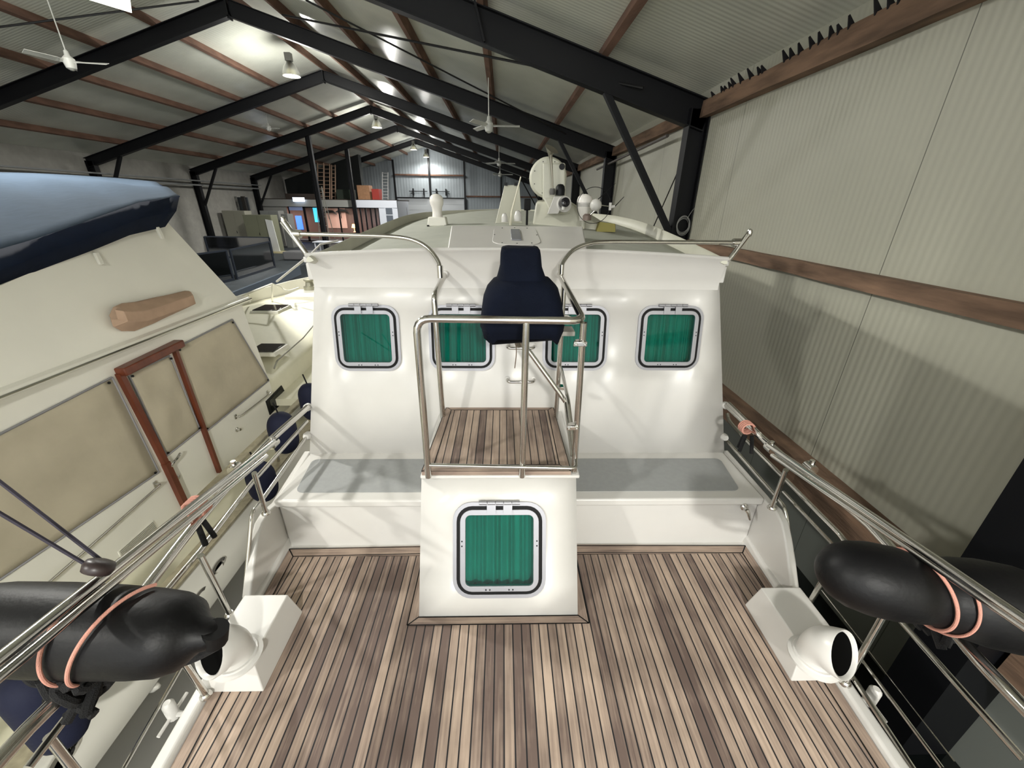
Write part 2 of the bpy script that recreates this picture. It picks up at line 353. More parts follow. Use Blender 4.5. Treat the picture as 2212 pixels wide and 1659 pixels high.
# bracing rods and conduits
rod=mat('black_rod',(16,16,18),.5)
def rodthing(name,label,pts,r,ma=rod,cat='rod',grp=None): return tag(finish(tube(B(),pts,r,8),name,ma),label,cat,grp)
RP=(XR,0,8.9)
def rfp(px,py,base=8.98):
    return onp(px,py,(XR,0,base),(slope,0,1))
def rfl(px,py,base=8.98): return onp(px,py,(XR,0,base),(-slope,0,1))
rodthing('bracing_rod','black bracing rod under the right roof slope, the flatter of the crossing pair',[rfp(610,32,8.8),rfp(1390,190,8.8)],.022)
rodthing('bracing_rod','black bracing rod under the right roof slope, the steeper of the crossing pair',[rfp(660,0,8.9),rfp(1262,310,8.9)],.02)
rodthing('bracing_rod','black bracing rod under the left roof slope at the top left',[rfl(-60,66,8.7),rfl(430,2,8.7)],.022)
rodthing('bracing_rod','thin black rod crossing the right wall beside the second column',[at(1480,335,x=3.3),at(1408,498,x=3.3)],.012)
tag(finish(tube(B(),[at(1290,366,x=3.35),at(1442,293,x=3.35)],.035),'heating_pipe',mat('grey_pipe',(96,90,86),.4)),'grey pipe running along the eave behind the second column','pipe')
# sprinkler/cable tray on the left wall
bm=B(); box(bm,(XL+.40,4,5.02),(XL+.62,34,5.08)); box(bm,(XL+.40,4,4.78),(XL+.52,34,4.86)); tag(finish(bm,'cable_tray',mat('grey_tray',(120,122,122),.5)),'long grey cable tray high along the left wall','cable tray')
# high bay lamps
refl=glassy('prismatic_reflector',(120,120,112),.3,.45); bulb=emis('lamp_bulb',(255,248,220),14)
LY=[(-14.0,0),(-4.0,1),(7.0,1),(17.88,1),(28.6,1),(39.5,1),(45.5,1)]
LL={17.88:'largest in view, at the upper left',28.6:'second in view, just left of the hall centre',39.5:'third in view, near the far gable',45.5:'smallest and farthest, in front of the gable wall',7.0:'above the boats, over the top of the picture',-4.0:'behind the camera',-5.0:'added as unseen fill on the right behind the camera'}
def high_bay(y,x=XR,zb=8.1,k=1.0):
    t=thing('high_bay_lamp','lit bell-shaped hanging hall lamp, '+LL[y],'lamp',(x,y,zb),'high bay lamps')
    finish(lathe(B(),[(.30*k,0),(.285*k,.10*k),(.22*k,.26*k),(.12*k,.40*k),(.07*k,.44*k),(.06*k,.44*k),(.11*k,.39*k),(.21*k,.25*k),(.272*k,.10*k),(.29*k,0)],(x,y,zb),cap=False),'reflector',refl,t)
    finish(lathe(B(),[(.001,-.0),(.26*k,.0),(.25*k,.03),(.18*k,.16),(.001,.2)],(x,y,zb+.01)),'bulb',bulb,t)
    finish(box(B(),(x-.11,y-.09,zb+.44*k),(x+.11,y+.09,zb+.44*k+.24)),'ballast_box',mat('grey_box',(120,120,116),.5),t,bevel=.01)
    finish(tube(B(),[(x,y,zb+.68*k),(x,y,8.75)],.012,6),'hanger',steel,t)
    l=bpy.data.lights.new('lamp_light','POINT'); kf=.8 if y<0 else .3 if y>42 else .6 if y>35 else 1.0; l.energy=LAMP_W*.26*kf; l.color=LAMP_C; l.shadow_soft_size=.30
    l2=bpy.data.lights.new('lamp_beam','SPOT'); l2.energy=LAMP_W*2.6*kf; l2.color=LAMP_C; l2.shadow_soft_size=.24; l2.spot_size=math.radians(168); l2.spot_blend=.5
    lo=bpy.data.objects.new('lamp_beam',l2); COL.objects.link(lo); lo.location=(x,y,zb-.03)
    lo=bpy.data.objects.new('lamp_light',l); COL.objects.link(lo); lo.location=(x,y,zb-.42)
for y,_ in LY[1:]: high_bay(y)
high_bay(-5.0,x=.8,zb=6.0)  # extra lamp added out of view to fill the neighbouring yacht and cabin front
# flat light panel hung at the top left
t=thing('light_panel','bright rectangular light panel hanging at the top left','lamp',at(215,-40,z=7.3))
P=[at(285,28,z=7.3),at(272,-70,z=7.3),at(120,-90,z=7.3),at(180,-4,z=7.3)]
finish(hull(B(),P,[p+Vector((0,0,.05)) for p in P]),'diffuser',emis('panel_light',(255,252,235),3),t)
finish(hull(B(),[p+Vector((0,0,.051)) for p in P],[p+Vector((0,0,.1)) for p in P]),'housing',mat('white_enamel',(210,210,200),.4),t)
c=sum(P,Vector())/4
finish(tube(B(),[c+Vector((0,0,.1)),c+Vector((0,0,1.2))],.01,6),'hanger',steel,t)
# ceiling fans
fanm=mat('white_fan',(205,206,200),.4)
def fan(px,py,y,span,lab,rot=.1,x=None):
    p=at(px,py,y=y) if x is None else at(px,py,x=x); t=thing('ceiling_fan',lab,'fan',p-Vector((0,0,.15)),'ceiling fans')
    finish(lathe(B(),[(.03,-.16),(.09,-.12),(.11,-.03),(.11,.06),(.05,.12),(.04,.2),(.02,.22)],p),'motor',fanm,t)
    finish(tube(B(),[p+Vector((0,0,.15)),Vector((p.x,p.y,rz(p.x)-.02))],.012,8),'rod',fanm,t)
    for k in range(3):
        a=rot+k*2*math.pi/3; d=Vector((math.cos(a),math.sin(a),0)); s=Vector((-d.y,d.x,0)); tl=Vector((0,0,.025))
        b=B(); r=[]
        for f,wd in ((.1,.03),(.22,.05),(.3,.075),(1,.06)):
            q=p+d*(span*f); r.append([q-s*wd-tl,q+s*wd+tl,q+s*wd+tl+Vector((0,0,.008)),q-s*wd-tl+Vector((0,0,.008))])
        loft(b,r); finish(b,'blade',fanm,t,smooth=False)
fan(1056,272,12.2,.80,'white ceiling fan, the largest of the three above the cabin roof',.0)
fan(1078,352,22.5,.85,'white ceiling fan, the middle of the three above the cabin roof',.35)
fan(1080,377,30,.85,'white ceiling fan, the lowest and farthest of the three above the roof',.0)
fan(150,134,11.4,.75,'white ceiling fan in front of the black rafter at the upper left',.15)
fan(580,276,24,.5,'small pale ceiling fan under the left roof slope',.4)
# ---------------------------------------------------------------- far left: office, mezzanine, cabinets
offw=mat('office_wall',(150,150,146),.7); whitew=mat('white_office',(208,212,222),.6); 
YO=34.6
def op(px,py,y=YO): return at(px,py,y=y)
of=thing('office','single-storey office with dark framed glazing in the far left corner','office',(-14,YO,1))
zT=op(720,432).z; zF=op(720,447).z
xl=XL+.02; xm=op(766,440).x; xr=op(858,440).x
finish(box(B(),(xl,YO-.12,zF),(xm,YO+.1,zT)),'fascia',offw,of)
x1=op(622,470).x; finish(box(B(),(xl,YO,1),(x1,YO+.1,zF)),'wall',offw,of)
finish(box(B(),(xl,YO+3.2,1),(xr,YO+3.3,zF)),'back_wall',mat('office_interior',(120,92,86),.7),of)
finish(box(B(),(xl,YO,zT-.02),(xr,YO+4.5,zT+.06)),'roof_slab',mat('dark_deck_boards',(52,42,36),.8),of)
finish(box(B(),(xl,YO+.05,1),(xr,YO+3.2,1.03)),'office_floor',mat('grey_carpet',(80,78,80),.9),of)
def win(x0,x1,z0,z1,bars,name='glazing'):
    f=B(); 
    for a,b_,c_,d in ((x0,x0+.08,z0,z1),(x1-.08,x1,z0,z1)): box(f,(a,YO-.02,c_),(b_,YO+.06,d))
    box(f,(x0,YO-.02,z1-.08),(x1,YO+.06,z1)); box(f,(x0,YO-.02,z0),(x1,YO+.06,z0+.08))
    for q in bars: box(f,(q-.05,YO-.02,z0),(q+.05,YO+.06,z1))
    o=finish(f,name,steel,of); finish(box(B(),(x0+.02,YO+.01,z0),(x1-.02,YO+.02,z1)),'pane',clear,o)
dx0,dx1=op(626,470).x,op(660,470).x
win(dx0,dx1,1.05,zF,[],'door_frame')
finish(box(B(),(dx0+.1,YO-.04,zF-.28),(dx1-.1,YO,zF-.02)),'sign_panel',mat('blue_white_sign',(150,165,210),.5),of)
win(dx1,op(767,470).x,1.05,zF,[op(700,470).x,op(734,470).x])
# white office block on the right
finish(box(B(),(xm,YO-.15,zF-.02),(xr,YO+.1,zT+.02)),'white_fascia',whitew,of)
wx0=op(821,470).x
b=box(B(),(wx0,YO-.1,1),(xr,YO+.05,zF)); finish(b,'white_wall',whitew,of); finish(box(B(),(xr-.1,YO,1),(xr,YO+4,zT)),'side_wall',whitew,of)
a0=op(836,470).x;a1=op(850,470).x
f=finish(box(B(),(a0-.08,YO-.14,op(840,482).z-1.2),(a1+.08,YO-.1,op(840,448).z+.06)),'sash_window',whitew,of)
finish(box(box(B(),(a0,YO-.16,op(840,463).z),(a1,YO-.142,op(840,449).z)),(a0,YO-.16,op(840,480).z),(a1,YO-.142,op(840,465).z)),'pane',mat('grey_pane',(92,98,108),.15),f)
gx=[op(p,470).x for p in (780,791,802,812)]
win(op(768,470).x,wx0,1.05,zF,gx)
# things inside the office: pink noticeboard, blue screen, cyan window, lamps
def slab(name,label,px0,py0,px1,py1,y,ma,cat,th=.05):
    a=at(px0,py0,y=y); b=at(px1,py1,y=y); return tag(finish(box(B(),(min(a.x,b.x),y,min(a.z,b.z)),(max(a.x,b.x),y+th,max(a.z,b.z))),name,ma),label,cat)
slab('display_screen','glowing blue screen seen through the office door',637,466,656,496,YO+3.14,emis('blue_screen',(70,120,250),1.6),'screen')
slab('blind_window','bright cyan lit window at the back of the office',675,448,692,480,YO+3.14,emis('cyan_window',(70,190,235),1.6),'window')
slab('notice_board','pale pink notice board in the lit office',701,449,751,493,YO+3.14,mat('pink_board',(232,190,178),.7),'board')
tag(finish(lathe(B(),[(.12,0),(.02,.05),(.02,.3),(.2,.32),(.12,.6)],at(764,484,y=YO+1.2)+Vector((0,0,-.6))),'table_lamp',emis('lamp_glow',(255,190,120),5)),'small glowing table lamp in the office window','lamp')
for (px,py,lab) in ((712,460,'left of two dark model planes on the pink board'),(738,458,'right of two dark model planes on the pink board')):
    p=at(px,py,y=YO+2.8); b=B(); tube(b,[p+Vector((-.5,0,.0)),p+Vector((-.1,0,.12)),p+Vector((.3,0,.1)),p+Vector((.6,0,-.1))],[.03,.12,.1,.03],8); tube(b,[p+Vector((-.1,0,.1)),p+Vector((-.1,0,-.5))],.03,6)
    tag(finish(b,'wall_ornament',steel),lab,'ornament','ornaments on the pink board')
for x,nm in ((-18,0),(-13.5,1),(-11,2)):
    l=bpy.data.lights.new('office_light','AREA'); l.energy=110 if nm<2 else 60; l.color=(1,.78,.66) if nm<2 else (.85,.9,1); l.size=1.5
    lo=bpy.data.objects.new('office_light',l); COL.objects.link(lo); lo.location=(x,YO+1.4,zF-.1)
tag(finish(box(B(),*[tuple(v) for v in ((op(664,440).x-.9,YO-.35,zT-.15),(op(664,440).x-.1,YO-.13,zT+.15))]),'exit_light',emis('exit_glow',(215,230,255),2.5)),'small bright white light fitting on the office fascia above the door','lamp')
# mezzanine goods
card=mat('cardboard',(150,112,82),.8,var=.1); 
def mbox(px0,py0,px1,py1,lab,ma,nm='storage_box',cat='box',y=YO+.6,th=.9):
    a=at(px0,py0,y=y); b=at(px1,py1,y=y); z0=zT+.06
    return tag(finish(box(B(),(a.x,y,z0),(b.x,y+th,max(a.z,z0+.2))),nm,ma,bevel=.01),lab,cat)
mbox(770,400,800,430,'tall brown crate on top of the office beside the slim post',card,'crate','crate')
mbox(802,408,820,430,'small red box on top of the office beside the brown crate',mat('red_plastic',(150,44,34),.6))
mbox(615,418,690,430,'low dark pile of sacks on top of the office at the left',mat('dark_sacking',(60,50,42),.9),'sack_pile','sacks')
mbox(725,409,762,430,'dark green covered heap on top of the office',mat('green_tarp',(34,44,34),.8),'covered_heap','heap')
def ladder(px0,px1,py0,py1,lab,y=YO+.4,tilt=.4,nr=9,ma=None):
    a=at(px0,py1,y=y);b=at(px1,py1,y=y);a2=at(px0,py0,y=y+tilt);b2=at(px1,py0,y=y+tilt); z0=zT+.06; a2.z=min(a2.z,rz(a2.x)-.5); b2.z=a2.z
    a.z=b.z=z0; t=thing('ladder',lab,'ladder',(a+b)/2,'ladders on the mezzanine'); ma=ma or mat('ladder_wood',(160,132,112),.7)
    for p,q in ((a,a2),(b,b2)): finish(beam(B(),p,q,.05,.09,(0,1,0)),'stile',ma,t)
    for k in range(nr):
        f=(k+.7)/nr; finish(tube(B(),[a.lerp(a2,f),b.lerp(b2,f)],.025,6),'rung',ma,t)
ladder(686,699,352,425,'tall wooden ladder standing on the office roof, left of the slim post')
ladder(700,712,354,426,'wooden ladder standing on the office roof, second beside the slim post',y=YO+.9)
ladder(716,724,356,426,'narrow wooden ladder standing on the office roof, third in the row',y=YO+1.2)
ladder(826,838,372,428,'pale aluminium ladder on the office roof near the gable',ma=mat('ladder_alu',(150,150,150),.5))
pz0=zT+.06; tag(finish(hull(B(),[(-18.4,38.2,pz0),(-12,38.2,pz0),(-12,38.2,rz(-12)-.35),(-18.4,38.2,rz(-18.4)-.35)],[(-18.4,38.9,pz0),(-12,38.9,pz0),(-12,38.9,rz(-12)-.35),(-18.4,38.9,rz(-18.4)-.35)]),'partition',mat('dark_partition',(26,30,30),.9)),'dark partition at the back of the mezzanine above the office','partition')
# grey partition, cabinets by the left wall
def cab(px0,py0,px1,y,lab,ma,nm='cabinet',cat='cabinet',dep=.8,z0=1.0,handle=True):
    a=at(px0,py0,y=y); b=at(px1,py0,y=y); t=thing(nm,lab,cat,((a.x+b.x)/2,y,z0))
    finish(box(B(),(a.x,y,z0),(b.x,y+dep,a.z)),'body',ma,t,bevel=.015)
    if handle:
        finish(box(box(B(),(a.x+.04,y-.02,z0+.08),((a.x+b.x)/2-.01,y-.002,a.z-.05)),((a.x+b.x)/2+.01,y-.02,z0+.08),(b.x-.04,y-.002,a.z-.05)),'door',ma,t)
        finish(box(B(),((a.x+b.x)/2-.05,y-.05,z0+1.0),((a.x+b.x)/2-.03,y-.02,z0+1.15)),'handle',steel,t)
    return t
cab(437,425,533,31.5,'dark grey partition panel against the left wall',mat('partition_grey',(66,70,74),.7),'partition_panel','partition',.1,handle=False)
cab(478,455,527,29.0,'beige two-door cabinet in front of the grey partition',mat('beige_cab',(150,148,134),.6))
cab(523,464,584,27.4,'olive grey metal cabinet with a dark knob beside the white panel',mat('olive_cab',(118,120,100),.5))
cab(560,455,600,31.0,'tall light grey locker behind the olive cabinet',mat('grey_locker',(128,130,128),.5))
cab(606,462,620,30.0,'narrow grey locker right of the white panel',mat('grey_locker2',(120,122,120),.5),handle=False)
t=thing('exhibition_board','tall narrow white panel on a cream foot beside the olive cabinet','panel',at(592,545,z=1.0))
p=at(590,545,z=1.0); q=at(606,545,z=1.0)
finish(hull(B(),[(p.x,p.y,1.05),(q.x,p.y,1.05),(q.x,p.y+.06,1.05),(p.x,p.y+.06,1.05)],[(p.x-.05,p.y,2.95),(q.x-.1,p.y,2.88),(q.x-.1,p.y+.06,2.88),(p.x-.05,p.y+.06,2.95)]),'panel',mat('white_panel',(214,216,214),.5),t)
finish(box(B(),(p.x-.1,p.y-.6,1.0),(q.x+.7,p.y+.3,1.06)),'foot',mat('cream_board',(200,190,150),.6),t)
a=at(485,424,y=31.3);b=at(518,455,y=31.3)
tag(finish(box(B(),(a.x,31.3,b.z),(b.x,31.35,a.z)),'wall_poster',mat('grey_photo_print',(104,104,100),.6,var=.6,scale=6)),'grey photographic poster above the beige cabinet','poster')
a=at(467,424,y=31.3);b=at(484,452,y=31.3)
tag(finish(box(B(),(a.x,31.3,b.z),(b.x,31.4,a.z)),'wall_box',mat('navy_box',(36,40,58),.4)),'small dark blue box on the grey partition left of the poster','box')
a=at(519,424,y=31.3);b=at(536,465,y=31.3)
tag(finish(box(B(),(a.x,31.3,b.z),(b.x,31.45,a.z)),'wall_panel',mat('dark_brown',(40,36,34),.6)),'dark brown board right of the poster','board')
# quay furniture near office
for px,py,lab in ((672,560,'grey cushioned bench seen just left of the cabin roof corner'),):
    p=at(px,py,z=1.0); tag(finish(box(B(),(p.x-1.3,p.y-.5,1.0),(p.x+1.2,p.y+.4,1.45)),'quay_bench',mat('grey_cushion',(96,96,98),.8),bevel=.08),lab,'bench')
p=at(712,515,y=26); t=thing('white_table','small white table with papers beyond the cabin roof edge','table',(p.x,26,1)); finish(box(B(),(p.x-.9,25.6,1.75),(p.x+1.0,26.4,1.8)),'tabletop',whitew,t)
for sx in (-.8,.9):
    for sy in (25.7,26.3): finish(box(B(),(p.x+sx-.03,sy-.03,1),(p.x+sx+.03,sy+.03,1.75)),'leg',whitew,t)
def sl(px,py0,py1,y,lab):
    a=at(px,py0,y=y); t=thing('step_ladder',lab,'ladder',(a.x,y,1)); st=mat('alu_dull',(150,148,140),.4,.6)
    for s in (-.3,.3):
        finish(beam(B(),(a.x+s*1.2,y,1),(a.x+s*.7,y+.5,a.z),.05,.03,(0,1,0)),'stile',st,t); finish(beam(B(),(a.x+s*1.2,y+1.1,1),(a.x+s*.7,y+.5,a.z),.04,.03,(0,1,0)),'rear_leg',st,t)
    for k in range(7): f=(k+.6)/7; hw=.36-.15*f; finish(box(B(),(a.x-hw,y+.5*f-.04,1+(a.z-1)*f),(a.x+hw,y+.5*f+.04,1.03+(a.z-1)*f)),'tread',st,t)
sl(681,402,0,30,'tall aluminium step ladder standing in front of the office glazing')
# glass balustrade on the quay edge
bal=mat('balustrade_steel',(38,44,54),.4,.3)
def balus(name,label,bl,br,tl,tr,z=1.0,post=True):
    a=at(*bl,z=z); b=at(*br,z=z); 
    a2=Vector((a.x,a.y,at(*tl,y=a.y).z)); b2=Vector((b.x,b.y,at(*tr,y=b.y).z))
    t=thing(name,label,'balustrade',(a+b)/2,'glass balustrade panels')
    finish(beam(B(),a+Vector((0,0,.05)),b+Vector((0,0,.05)),.06,.1),'bottom_rail',bal,t); finish(beam(B(),a2,b2,.06,.06),'top_rail',bal,t)
    for p,q in ((a,a2),(b,b2)): finish(beam(B(),p,q,.07,.07,(0,1,0)),'post',bal,t)
    n=Vector((0,.012,0)); finish(hull(B(),[a+Vector((0,0,.1)),b+Vector((0,0,.1)),b2,a2],[p+n for p in (a+Vector((0,0,.1)),b+Vector((0,0,.1)),b2,a2)]),'glass_pane',glassy('balustrade_glass_%d'%len(ORG),(120,124,140),.08,.3),t,smooth=False)
balus('glass_balustrade','dark framed glass balustrade panel on the quay, nearer the blue cover',(440,622),(505,606),(415,550),(493,541))
balus('glass_balustrade','dark framed glass balustrade panel on the quay, the right one of the front pair',(513,604),(594,578),(500,540),(580,522))
balus('glass_balustrade','black railed balustrade behind, along the stair opening',(455,560),(590,552),(450,511),(590,513),z=1.0)
# ================================================================ our yacht
Y_=thing('motor_yacht','white motor yacht seen from above its teak aft deck, with green curtained windows','boat',(.13,2.2,1.7))
TA=math.tan(math.radians(10))
def wy(z): return 2.76+TA*(z-2.14)
DZ=1.70
dl=lambda y:-1.542+(2.187-y)*.059
dr=lambda y:1.803-(2.185-y)*.045
def slab_poly(pts,z0,z1): return hull(B(),[(p[0],p[1],z0) for p in pts],[(p[0],p[1],z1) for p in pts])
YA=-1.6
m_=.055
finish(slab_poly([(dl(YA)+m_,YA),(dr(YA)-m_,YA),(dr(2.12)-m_,2.12),(dl(2.12)+m_,2.12)],DZ-.04,DZ),'aft_deck',teakd,Y_,smooth=False)
bx0,bx1=-.507,.463
bm=B()
for P in ([(dl(YA),YA),(dl(YA)+m_,YA),(dl(2.12)+m_,2.12),(dl(2.187),2.187)],[(dr(YA)-m_,YA),(dr(YA),YA),(dr(2.187),2.187),(dr(2.12)-m_,2.12)],[(bx0-.058,1.6),(bx0-.002,1.652),(bx0-.002,2.19),(bx0-.058,2.19)],[(bx1+.002,1.652),(bx1+.058,1.6),(bx1+.058,2.19),(bx1+.002,2.19)]):
    hull(bm,[(p[0],p[1],DZ-.035) for p in P],[(p[0],p[1],DZ+.004) for p in P])
finish(bm,'deck_margin',teakbx,Y_,smooth=False)
bm=B()
for P in ([(dl(2.12)+m_,2.12),(bx0-.06,2.135),(bx0-.06,2.21),(dl(2.187),2.19)],[(bx1+.06,2.135),(dr(2.12)-m_,2.12),(dr(2.187),2.19),(bx1+.06,2.21)],[(bx0-.058,1.6),(bx1+.058,1.6),(bx1+.002,1.652),(bx0-.002,1.652)]):
    hull(bm,[(p[0],p[1],DZ-.035) for p in P],[(p[0],p[1],DZ+.004) for p in P])
finish(bm,'deck_border',teakb,Y_,smooth=False)
bm=B()
def seamline(a,b,w_=.005):
    a,b=Vector(a),Vector(b); d=(b-a).normalized(); s=Vector((-d.y,d.x,0))*w_/2
    quad(bm,[a-s,b-s,b+s,a+s])
z5=DZ+.0052
for a,b in (((dl(YA)+m_,YA),(dl(2.12)+m_,2.12)),((dr(YA)-m_,YA),(dr(2.12)-m_,2.12)),((dl(2.12)+m_,2.12),(bx0-.06,2.135)),((bx1+.06,2.135),(dr(2.12)-m_,2.12)),((dl(2.12)+m_,2.12),(dl(2.187),2.187)),((dr(2.12)-m_,2.12),(dr(2.187),2.187)),((bx0-.06,1.6),(bx1+.06,1.6)),((bx0-.058,1.6),(bx0,1.652)),((bx1+.058,1.6),(bx1,1.652)),((bx0-.06,1.6),(bx0-.06,2.14)),((bx1+.06,1.6),(bx1+.06,2.14)),((bx0,1.65),(bx1,1.65)),((dl(2.187),2.187),(bx0,2.2)),((bx1,2.2),(dr(2.187),2.187))):
    seamline((*a,z5),(*b,z5),.007)
finish(bm,'caulking',blackr,Y_,keep=True)
# hull outside the deck
def outl(y,side):
    if y<=2.3: return (dl(y)-.075) if side<0 else (dr(y)+.075)
    if side<0: b=-1.66
    else: b=1.90
    if y<5: return b
    t=(y-5)/8.5; c=.12
    return c+(b-c)*math.sqrt(max(0,1-t*t))
bm=B(); ys=[YA,0,1.2,2.0,2.3,3,4,5,6,7,8.5,10,11.5,12.6,13.3]
rings=[]
for y in ys:
    zt=DZ+.03 if y<=2.0 else 1.76; l,r=outl(y,-1),outl(y,1)
    rings.append([(l,y,zt),(l+.02,y,.9),(l+.12,y,-.3),(r-.12,y,-.3),(r-.02,y,.9),(r,y,zt),(r-.06,y,zt),(r-.075,y,zt-.06),(l+.075,y,zt-.06),(l+.06,y,zt)])
loft(bm,rings); finish(bm,'hull',gel,Y_,bevel=.012)
# bench: seat ledge and front panel with wings either side
bm=B()
for x0,x1 in ((-1.56,bx0+.02),(bx1-.02,1.835)):
    bm=B(); P=[(2.19,2.14),(2.19,2.08),(2.228,2.078),(2.232,DZ-.02),(2.80,DZ-.02),(2.80,2.14)]; hull(bm,[(x0,a,b) for a,b in P],[(x1,a,b) for a,b in P]); finish(bm,'bench',gel,Y_,bevel=.014)
for x0,x1,lb in ((-1.475,bx0-.0,'grey non-slip seat panel'),(bx1+.0,1.73,'grey non-slip seat panel')):
    o=Vector(((x0+x1)/2,2.475,2.14)); wL=x1-x0
    P=rrect(wL,.40,.05)
    bm=B(); sk=.05 if x0<0 else -.05
    loft(bm,[[Vector((o.x+q[0]+(sk*(q[1]/.4)*(-1 if (q[0]<0)==(x0<0) else 0)),o.y+q[1],z)) for q in P] for z in (2.139,2.143)])
    finish(bm,'seat_panel',pad,Y_)['label']=lb
for sg,xx,pp in ((-1,-1.565,[(603,1086),(582,1104),(567,1130),(557,1170),(549,1215),(541,1290)]),(1,1.835,[(1655,1084),(1674,1100),(1688,1130),(1696,1170),(1702,1210),(1712,1290)])):
    pts=[at(px,py,x=xx) for px,py in pp]; prof=[(2.80,2.14)]+[(p.y,min(2.14,p.z)) for p in pts]+[(pts[-1].y-.02,DZ-.03),(2.80,DZ-.03)]
    xa,xb=(xx,xx+.055*sg)
    finish(hull(B(),[(xa-.0*sg,a,b) for a,b in prof],[(xb,a,b) for a,b in prof]),'side_wing',gel,Y_,bevel=.012)
# cabin aft wall with four window holes
WX=Vector((1,0,0)); WYv=Vector((0,math.sin(math.radians(10)),math.cos(math.radians(10)))); WN=Vector((0,-math.cos(math.radians(10)),math.sin(math.radians(10))))
WO=Vector((0,2.76,2.14))
def wpx(px,py): return onp(px,py,WO,(0,1,-TA))
wcs=[wpx(793,731),wpx(998,731),wpx(1243,731),wpx(1444.5,731)]
def holed_wall(bm,O,X,Yv,edgeL,edgeR,s0,s1,holes):
    """flat wall; edges are functions of s; holes = (x,s,halfx,halfs) sharing one height band"""
    P=lambda x,s:O+X*x+Yv*s
    ha=min(h[1]-h[3] for h in holes); hb=max(h[1]+h[3] for h in holes)
    xs=[None]+sum([[h[0]-h[2],h[0]+h[2]] for h in holes],[])+[None]
    rows=[s0,ha,hb,s1]
    V={}
    def v(i,j):
        if (i,j) not in V:
            s=rows[j]; x=edgeL(s) if i==0 else edgeR(s) if i==len(xs)-1 else xs[i]
            V[i,j]=bm.verts.new(P(x,s))
        return V[i,j]
    for j in range(3):
        for i in range(len(xs)-1):
            if j==1 and i%2==1: continue
            bm.faces.new((v(i,j),v(i+1,j),v(i+1,j+1),v(i,j+1)))
SL=(3.52-2.14)/WYv.z
bm=B(); holed_wall(bm,WO,WX,WYv,lambda s:-1.56+.195*s/SL,lambda s:1.835-.231*s/SL,-.02,SL,[(c.x,(c-WO).dot(WYv),.195,.195) for c in wcs])
cw=finish(bm,'cabin_wall',gel,Y_,keep=True); sm=cw.modifiers.new('solid','SOLIDIFY'); sm.thickness=.03; sm.offset=-1
def window(par,O,X,Yv,N,W,H,hingew=.25):
    k=W/.57
    f=finish(ringplate(B(),O,X,Yv,N,W,H,.115*k,W-.045*k,H-.045*k,.095*k,-.005,.012*k),'window',alu,par)
    finish(ringplate(B(),O,X,Yv,N,W-.045*k,H-.045*k,.095*k,W-.088*k,H-.088*k,.075*k,-.005,.006),'gasket',blackr,f)
    finish(ringplate(B(),O,X,Yv,N,W-.088*k,H-.088*k,.075*k,W-.155*k,H-.155*k,.03*k,-.008,.02*k),'sash_frame',alu,f,bevel=.002)
    finish(plate(B(),O,X,Yv,N,W-.15*k,H-.15*k,.03*k,.003,.008),'pane',glass,f)
    b=B(); hw=(W-.08*k)/2; r=[]
    n=150
    for i in range(n+1):
        u=-1+2*i/n; d=-.07+.017*math.sin(u*19+2.5*math.sin(u*3+O.x*5))+.005*math.sin(u*43+1+O.x*9)
        r.append([O+X*(hw*u)+N*d-Yv*(hw*1.02),O+X*(hw*u*.99)+N*(d*.9-.006)+Yv*(hw*1.02)])
    loft(b,r,False,False); c=finish(b,'curtain',curt,f,keep=True)
    finish(plate(B(),O,X,Yv,N,W-.06*k,H-.06*k,.02,-.16,-.12),'unlit_cabin_plate',dark,f)  # black plate standing in for the unlit cabin behind the curtain
    h=B(); t=O+Yv*(H/2+.001*k)+N*.028*k
    for q in range(5):
        a=-.5+q/5; tube(h,[t+X*(hingew*k*(a+.006)),t+X*(hingew*k*(a+.194))],.0125*k,10)
    for q in (-.2,.2):
        o2=t+X*(hingew*k*q)-Yv*.036*k
        plate(h,o2,X,Yv,N,.054*k,.07*k,.004*k,-.006*k,.004*k)
    finish(h,'hinge',alu,f)
    s=B()
    for sx,sy in ((-.39,.10),(-.39,.05),(.39,.10),(.39,.05),(-.14,-.405),(-.1,-.405),(.1,-.405),(.14,-.405)):
        p=O+X*sx*W*1.03+Yv*sy*H*(1 if abs(sx)>.3 else 1.0); lathe(s,[(.005*k,.018*k),(.005*k,.0215*k)],p,N,8)
    finish(s,'screws',steel,f)
    return f
for c in wcs: window(Y_,c,WX,WYv,WN,.497,.497)
# cabin sides, running forward
def surf(x,y):
    u=(x-.12)/1.55; return 3.56+.045*(y-2.95)+.09*(1-u*u)
for sg,xb,xt in ((-1,-1.56,-1.365),(1,1.835,1.604)):
    bm=B(); fw=6.6
    P=[(xb,2.775,1.74),(xb,fw,1.74),(xt-.0,fw,3.72),(xt,wy(3.52)+.02,3.52),(xb,2.775,2.14)]
    hull(bm,P,[(p[0]-sg*.03,p[1],p[2]) for p in P]); finish(bm,'cabin_side',gel,Y_,smooth=False)
